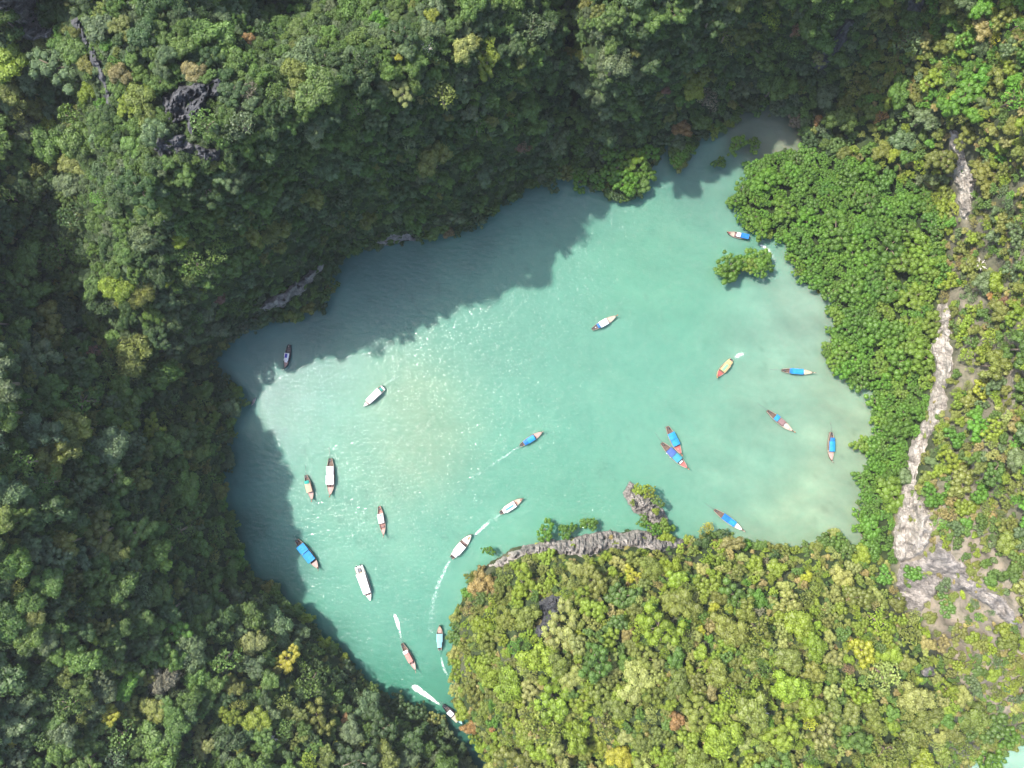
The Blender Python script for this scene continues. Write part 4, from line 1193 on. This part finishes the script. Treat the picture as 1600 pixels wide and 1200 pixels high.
longtail((1064, 710), (1042.5, 666.5), 'red decked longtail boat with two piece sky blue canopy, the upper of a touching pair', [(0.22, 0.44, LBLUE, 0.95, 0), (0.45, 0.66, LBLUE, 0.95, -0.02)], hull=REDW, deck=REDD, deck_t=(0.70, 0.95), bw=0.25, shaft=0, extras=[('bow_box', 0.80, -0.1, 0.6, 0.6, 0.25, 1.1, ROSE)])
longtail((1073.8, 731.5), (1034, 692.5), 'longtail boat with navy and teal roof, the lower of a touching pair', [(0.24, 0.46, NAVY, 0.9, 0), (0.47, 0.68, TEAL, 0.9, -0.05)], hull=WOOD, deck=REDD, deck_t=(0.80, 0.96), bw=0.23, shaft=5.2, shaft_dir=0.25, extras=[('fender', 0.45, -1.0, 0.5, 0.25, 0.25, 0.7, WHITE), ('fender', 0.3, -0.95, 0.4, 0.25, 0.25, 0.75, WHITE), ('bow_mat', 0.75, 0, 0.7, 1.5, 0.2, 1.0, WHITE)])
longtail((847.5, 674.5), (812.5, 696.5), 'blue canopied longtail boat heading up right across mid lagoon with a faint dotted wake', [(0.34, 0.64, LBLUE, 0.88, 0), (0.18, 0.33, BLUE, 0.85, -0.05)], deck=PINKD, deck_t=(0.67, 0.96), bw=0.235, shaft=2.5, ribbon=CREAMD)
longtail((516.6, 774), (516.4, 716.5), 'largest longtail boat with long patched white roof and its thin shaft pointing up', [(0.20, 0.44, WCLOTH, 0.82, 0), (0.44, 0.69, WCLOTH, 0.92, 0.0)], deck=PINKD, deck_t=(0.78, 0.96), bw=0.235, shaft=4.8, shaft_dir=-0.15, extras=[('hatch', 0.73, 0.35, 0.7, 0.6, 0.3, 1.0, BROWN), ('hatch', 0.73, -0.35, 0.7, 0.6, 0.3, 1.0, BROWN), ('roof_box', 0.42, -0.75, 0.7, 0.4, 0.12, 2.15, GREY), ('roof_box', 0.55, -0.75, 0.4, 0.3, 0.12, 2.1, GREY)])
longtail((488.5, 781.5), (478, 742.5), 'peach roofed longtail boat with a square emerald awning at its stern', [(0.30, 0.66, PEACH, 0.92, 0), (0.20, 0.32, EMER, 0.8, 0.1)], deck=PINKD, deck_t=(0.68, 0.96), bw=0.25, shaft=4.3, shaft_dir=0.15)
longtail((600, 836), (592.8, 791.5), 'longtail boat with short white canopy, open red bow and dark red stern', [(0.24, 0.56, WCLOTH, 0.9, 0)], hull=REDW, deck=PINKD, deck_t=(0.80, 0.96), bw=0.22, shaft=0, ribbon=CREAMD, aft=ROSE, benches=(0.1, 0.16, 0.62, 0.68, 0.74), extras=[('cargo_box', 0.70, 0.1, 0.8, 0.9, 0.4, 0.8, BROWN), ('roof_mat', 0.28, 0.2, 0.5, 0.8, 0.05, 2.25, LBLUE)])
longtail((817, 778.5), (781, 802), 'white roofed longtail boat with a blue stripe along its roof below mid lagoon', [(0.24, 0.66, WCLOTH, 0.95, 0), (0.14, 0.24, WCLOTH, 0.8, -0.2)], deck=CREAMD, deck_t=(0.68, 0.95), bw=0.25, shaft=0, ribbon=None,
         extras=[('roof_mat', 0.42, -0.05, 3.6, 0.7, 0.06, 2.22, TEAL), ('bow_box', 0.90, 0, 0.5, 0.5, 0.25, 1.7, REDD), ('bow_box', 0.72, 0.0, 0.4, 0.9, 0.25, 1.0, ROSE), ('roof_box', 0.27, 0.6, 0.4, 0.4, 0.25, 2.2, BLACK)])
longtail((737, 834.5), (705, 872), 'white longtail boat with orange vests on its bow crossing a foam trail', [(0.24, 0.58, WCLOTH, 0.95, 0), (0.13, 0.25, WCLOTH, 0.85, 0.03)], deck=WHITE, deck_t=(0.66, 0.96), bw=0.27, shaft=0, ribbon=BLACK,
         extras=[('life_vests', 0.86, -0.05, 1.1, 0.7, 0.25, 1.35, ORANGE), ('bow_crate', 0.79, -0.2, 0.6, 0.5, 0.25, 1.1, PINKD), ('bench_box', 0.625, 0, 0.5, 1.6, 0.3, 0.8, BROWN)])
longtail((498.3, 888), (463.5, 843.5), 'longtail boat with large saturated blue two piece canopy near the western shore', [(0.17, 0.41, LBLUE, 1.0, 0.05), (0.43, 0.72, LBLUE, 0.95, -0.05)], deck=PINKD, deck_t=(0.78, 0.95), bw=0.25, shaft=2.2, ribbon=CREAMD, extras=[('bow_mat', 0.71, -0.7, 1.2, 0.4, 0.1, 1.2, WHITE)])
longtail((650, 1046.5), (628.5, 1006), 'red brown longtail boat with a rose plank roof and round white awning in the channel', [(0.34, 0.66, ROSE, 0.8, 0), (0.22, 0.32, WCLOTH, 0.85, 0.05)], hull=WOOD, deck=PINKD, deck_t=(0.76, 0.96), bw=0.215, shaft=3.0, ribbon=CREAMD, extras=[('bow_box', 0.72, 0, 0.8, 0.8, 0.3, 1.0, BROWN)])
longtail((687, 976), (687.4, 1016), 'longtail boat with pale turquoise roof passing close to the headland shore', [(0.36, 0.68, SKYB, 0.95, 0), (0.16, 0.36, SKYB, 0.75, 0.04)], deck=PEACH, deck_t=(0.80, 0.97), bw=0.25, shaft=2.0, ribbon=None, extras=[('bow_mat', 0.74, 0, 1.0, 1.5, 0.15, 1.0, PINKD)])
longtail((723.5, 1131), (692.5, 1102), 'dark boat with two pale roofs squeezing through the shaded narrow channel at the bottom', [(0.26, 0.48, WCLOTH, 0.75, 0), (0.52, 0.76, CREAMD, 0.85, -0.1)], hull=DARKH, deck=SKYB, deck_t=(0.80, 0.95), bw=0.24, shaft=2.0, aft=DARKH, ribbon=ORANGE, extras=[('roof_hatch', 0.36, 0, 0.35, 0.35, 0.1, 2.2, BLACK)])
longtail((1160, 828), (1117, 797), 'blue roofed longtail boat with white bow moored against the headland trees by the shallows', [(0.26, 0.50, BLUE, 0.9, 0), (0.50, 0.70, LBLUE, 0.88, -0.08)], hull=REDW, deck=WHITE, deck_t=(0.74, 0.95), bw=0.2, shaft=4.8, ribbon=CREAMD, extras=[('bow_box', 0.86, 0, 0.5, 0.5, 0.2, 1.5, REDD)])


def speedboat(bow, stern, label, aft_open, well):
    e, L = boat_root('speedboat', bow, stern, label, 'boats on the lagoon')
    B = L * 0.27
    V = []; F = []
    link('hull', hull_mesh(L, B, 0.95, stern=0.86, full=0.45, bow_up=0.35, mats=(WHITE, CREAMD), floor=0.45), e)
    link('foredeck', deck_mesh(L, B, 0.84, 0.985, 0.95, 0.35, WHITE, 0.86, 0.45, 0.03, 0.06), e)
    for k, (t, s) in enumerate(((0.79, 1), (0.79, -1), (0.83, 0))):
        link('bow_seat', box_mesh('bow_seat', (t - 0.5) * L, s * B * 0.16, 0.72, 0.75, 0.5, 0.35, PINKD if k else BROWN, 0.06), e)
    t0, t1 = (0.16 if aft_open else 0.18), 0.76
    rf = link('hardtop', roof_mesh((t0 - 0.5) * L, (t1 - 0.5) * L, B * 0.46, 2.25, 0.16, WHITE, 0.1, 'hardtop', 0.0, taper=0.82), e)
    if well:
        link('roof_hatch', box_mesh('roof_hatch', -L * 0.40, 0, 1.2, 1.2, 1.0, 0.4, GREY, 0.05), rf)
    V = []; F = []
    for t in (t0 + 0.02, 0.35, 0.55, t1 - 0.02):
        for s in (-1, 1):
            tube(V, F, [((t - 0.5) * L, s * B * 0.42, 0.7), ((t - 0.5) * L, s * B * 0.40, 2.25)], [0.04, 0.04], 5)
    link('roof_posts', mesh_np('roof_posts', V, F, GREY), e)
    link('windscreen', box_mesh('windscreen', (t1 - 0.48) * L, 0, 1.5, 0.06, B * 0.7, 0.7, BLACK, 0.02), e)
    for s in (-0.22, 0.22):
        en = link('outboard_engine', box_mesh('outboard_engine', -L * 0.5 - 0.25, s * B, 0.95, 0.55, 0.4, 0.7, BLACK if not aft_open else GREY, 0.1), e)
        link('leg', box_mesh('leg', -L * 0.5 - 0.3, s * B, 0.25, 0.2, 0.12, 0.8, GREY, 0.03), en)
    link('stern_platform', box_mesh('stern_platform', -L * 0.485, 0, 0.80, L * 0.05, B * 0.8, 0.12, WHITE), e)
    if aft_open:
        link('stern_bench', box_mesh('stern_bench', -L * 0.40, 0, 0.75, 0.7, B * 0.6, 0.4, EMER, 0.06), e)
    else:
        for s in (-1, 1):
            link('side_deck', box_mesh('side_deck', -L * 0.40, s * B * 0.30, 1.05, L * 0.16, B * 0.16, 0.12, WHITE), e)


speedboat((568.3, 635), (598.5, 605.5), 'white speedboat with plain white hardtop among sun glitter in the western lagoon', True, False)
speedboat((579.2, 938.5), (560.5, 885), 'longest white speedboat with white hardtop and dark square stern well in the south west lagoon', False, True)


def kayak(bow, stern):
    e, L = boat_root('kayak', bow, stern, 'tiny pale grey kayak in the shade beside the west shore', 'boats on the lagoon', 'kayak')
    link('hull', hull_mesh(L, 0.95, 0.32, stern=0.2, full=0.5, bow_up=0.12, mats=(WHITE, GREY), floor=0.12), e)
    for t in (0.35, 0.6):
        link('seat', box_mesh('seat', (t - 0.5) * L, 0, 0.32, 0.45, 0.5, 0.12, GREY), e)


kayak((392.5, 633.5), (398.5, 622))

# ------------------------------------------------------------------ boat wakes (foam lying on the water)


def wake(path, widths, dens):
    """path in photo pixels at the water, widths in px, densities 0..1.5"""
    pts = []
    n = len(path)
    P = np.array(path, float)
    cum = np.concatenate([[0], np.cumsum(np.hypot(*np.diff(P, axis=0).T))])
    m = max(8, int(cum[-1] / 2))
    ts = np.linspace(0, cum[-1], m)
    cx = np.interp(ts, cum, P[:, 0]); cy = np.interp(ts, cum, P[:, 1]); ww = np.interp(ts, cum, widths); dd = np.interp(ts, cum, dens)
    tx = np.gradient(cx); ty = np.gradient(cy); ln = np.hypot(tx, ty) + 1e-9
    nx_, ny_ = -ty / ln, tx / ln
    V = []; DV = []
    K = 9
    for i in range(m):
        for k in range(K):
            s = k / (K - 1) * 2 - 1
            V.append((*unproj(cx[i] + nx_[i] * ww[i] * s / 2, cy[i] + ny_[i] * ww[i] * s / 2, 0.0)[:2], 0.03))
            DV.append(0.62 * dd[i] * (1 - s * s) * min(1, i / 2, (m - 1 - i) / 2))
    F = [(i * K + k, (i + 1) * K + k, (i + 1) * K + k + 1, i * K + k + 1) for i in range(m - 1) for k in range(K - 1)]
    me = mesh_np('wake_foam', V, F, M_FOAM)
    a = me.attributes.new('dens', 'FLOAT', 'POINT'); a.data.foreach_set('value', np.array(DV, np.float32))
    tag(link('wake_foam', me), kind='stuff')


wake([(642, 1071), (650, 1075), (660, 1082), (672, 1090), (690, 1103)], [7, 13, 10, 8, 3], [0.9, 2.0, 2.0, 1.9, 0.8])
wake([(615, 957), (619, 966), (622, 976), (625, 988), (628, 1004)], [5, 8, 7, 4, 2], [0.9, 1.7, 1.7, 1.0, 0.3])
wake([(768, 811), (757, 822), (746, 832), (738, 840)], [5, 7, 6, 4], [0.6, 1.1, 1.0, 0.3])
wake([(704, 874), (694, 892), (685, 912), (678, 935), (674, 960), (672, 990)], [4, 7, 8, 9, 10, 10], [0.7, 0.75, 0.6, 0.45, 0.35, 0.2])
wake([(813, 697), (800, 705), (788, 714), (775, 722), (760, 733), (735, 748)], [3, 4, 6, 6, 6, 8], [0.42, 0.45, 0.55, 0.38, 0.3, 0.15])
wake([(1144, 559), (1152, 556), (1160, 553), (1165, 551)], [5, 9, 10, 7], [0.7, 1.1, 0.9, 0.8])
wake([(1184, 382), (1193, 385), (1201, 391), (1208, 402), (1212, 412)], [5, 6, 6, 8, 8], [0.9, 1.3, 1.1, 0.6, 0.3])
wake([(688, 1022), (691, 1036), (695, 1048), (700, 1058)], [3, 5, 6, 6], [0.3, 0.8, 0.7, 0.3])
wake([(599, 603), (607, 597), (616, 591), (626, 584)], [5, 6, 7, 7], [0.35, 0.4, 0.3, 0.1])
wake([(783, 802), (775, 809), (765, 816)], [4, 5, 5], [0.6, 0.5, 0.3])
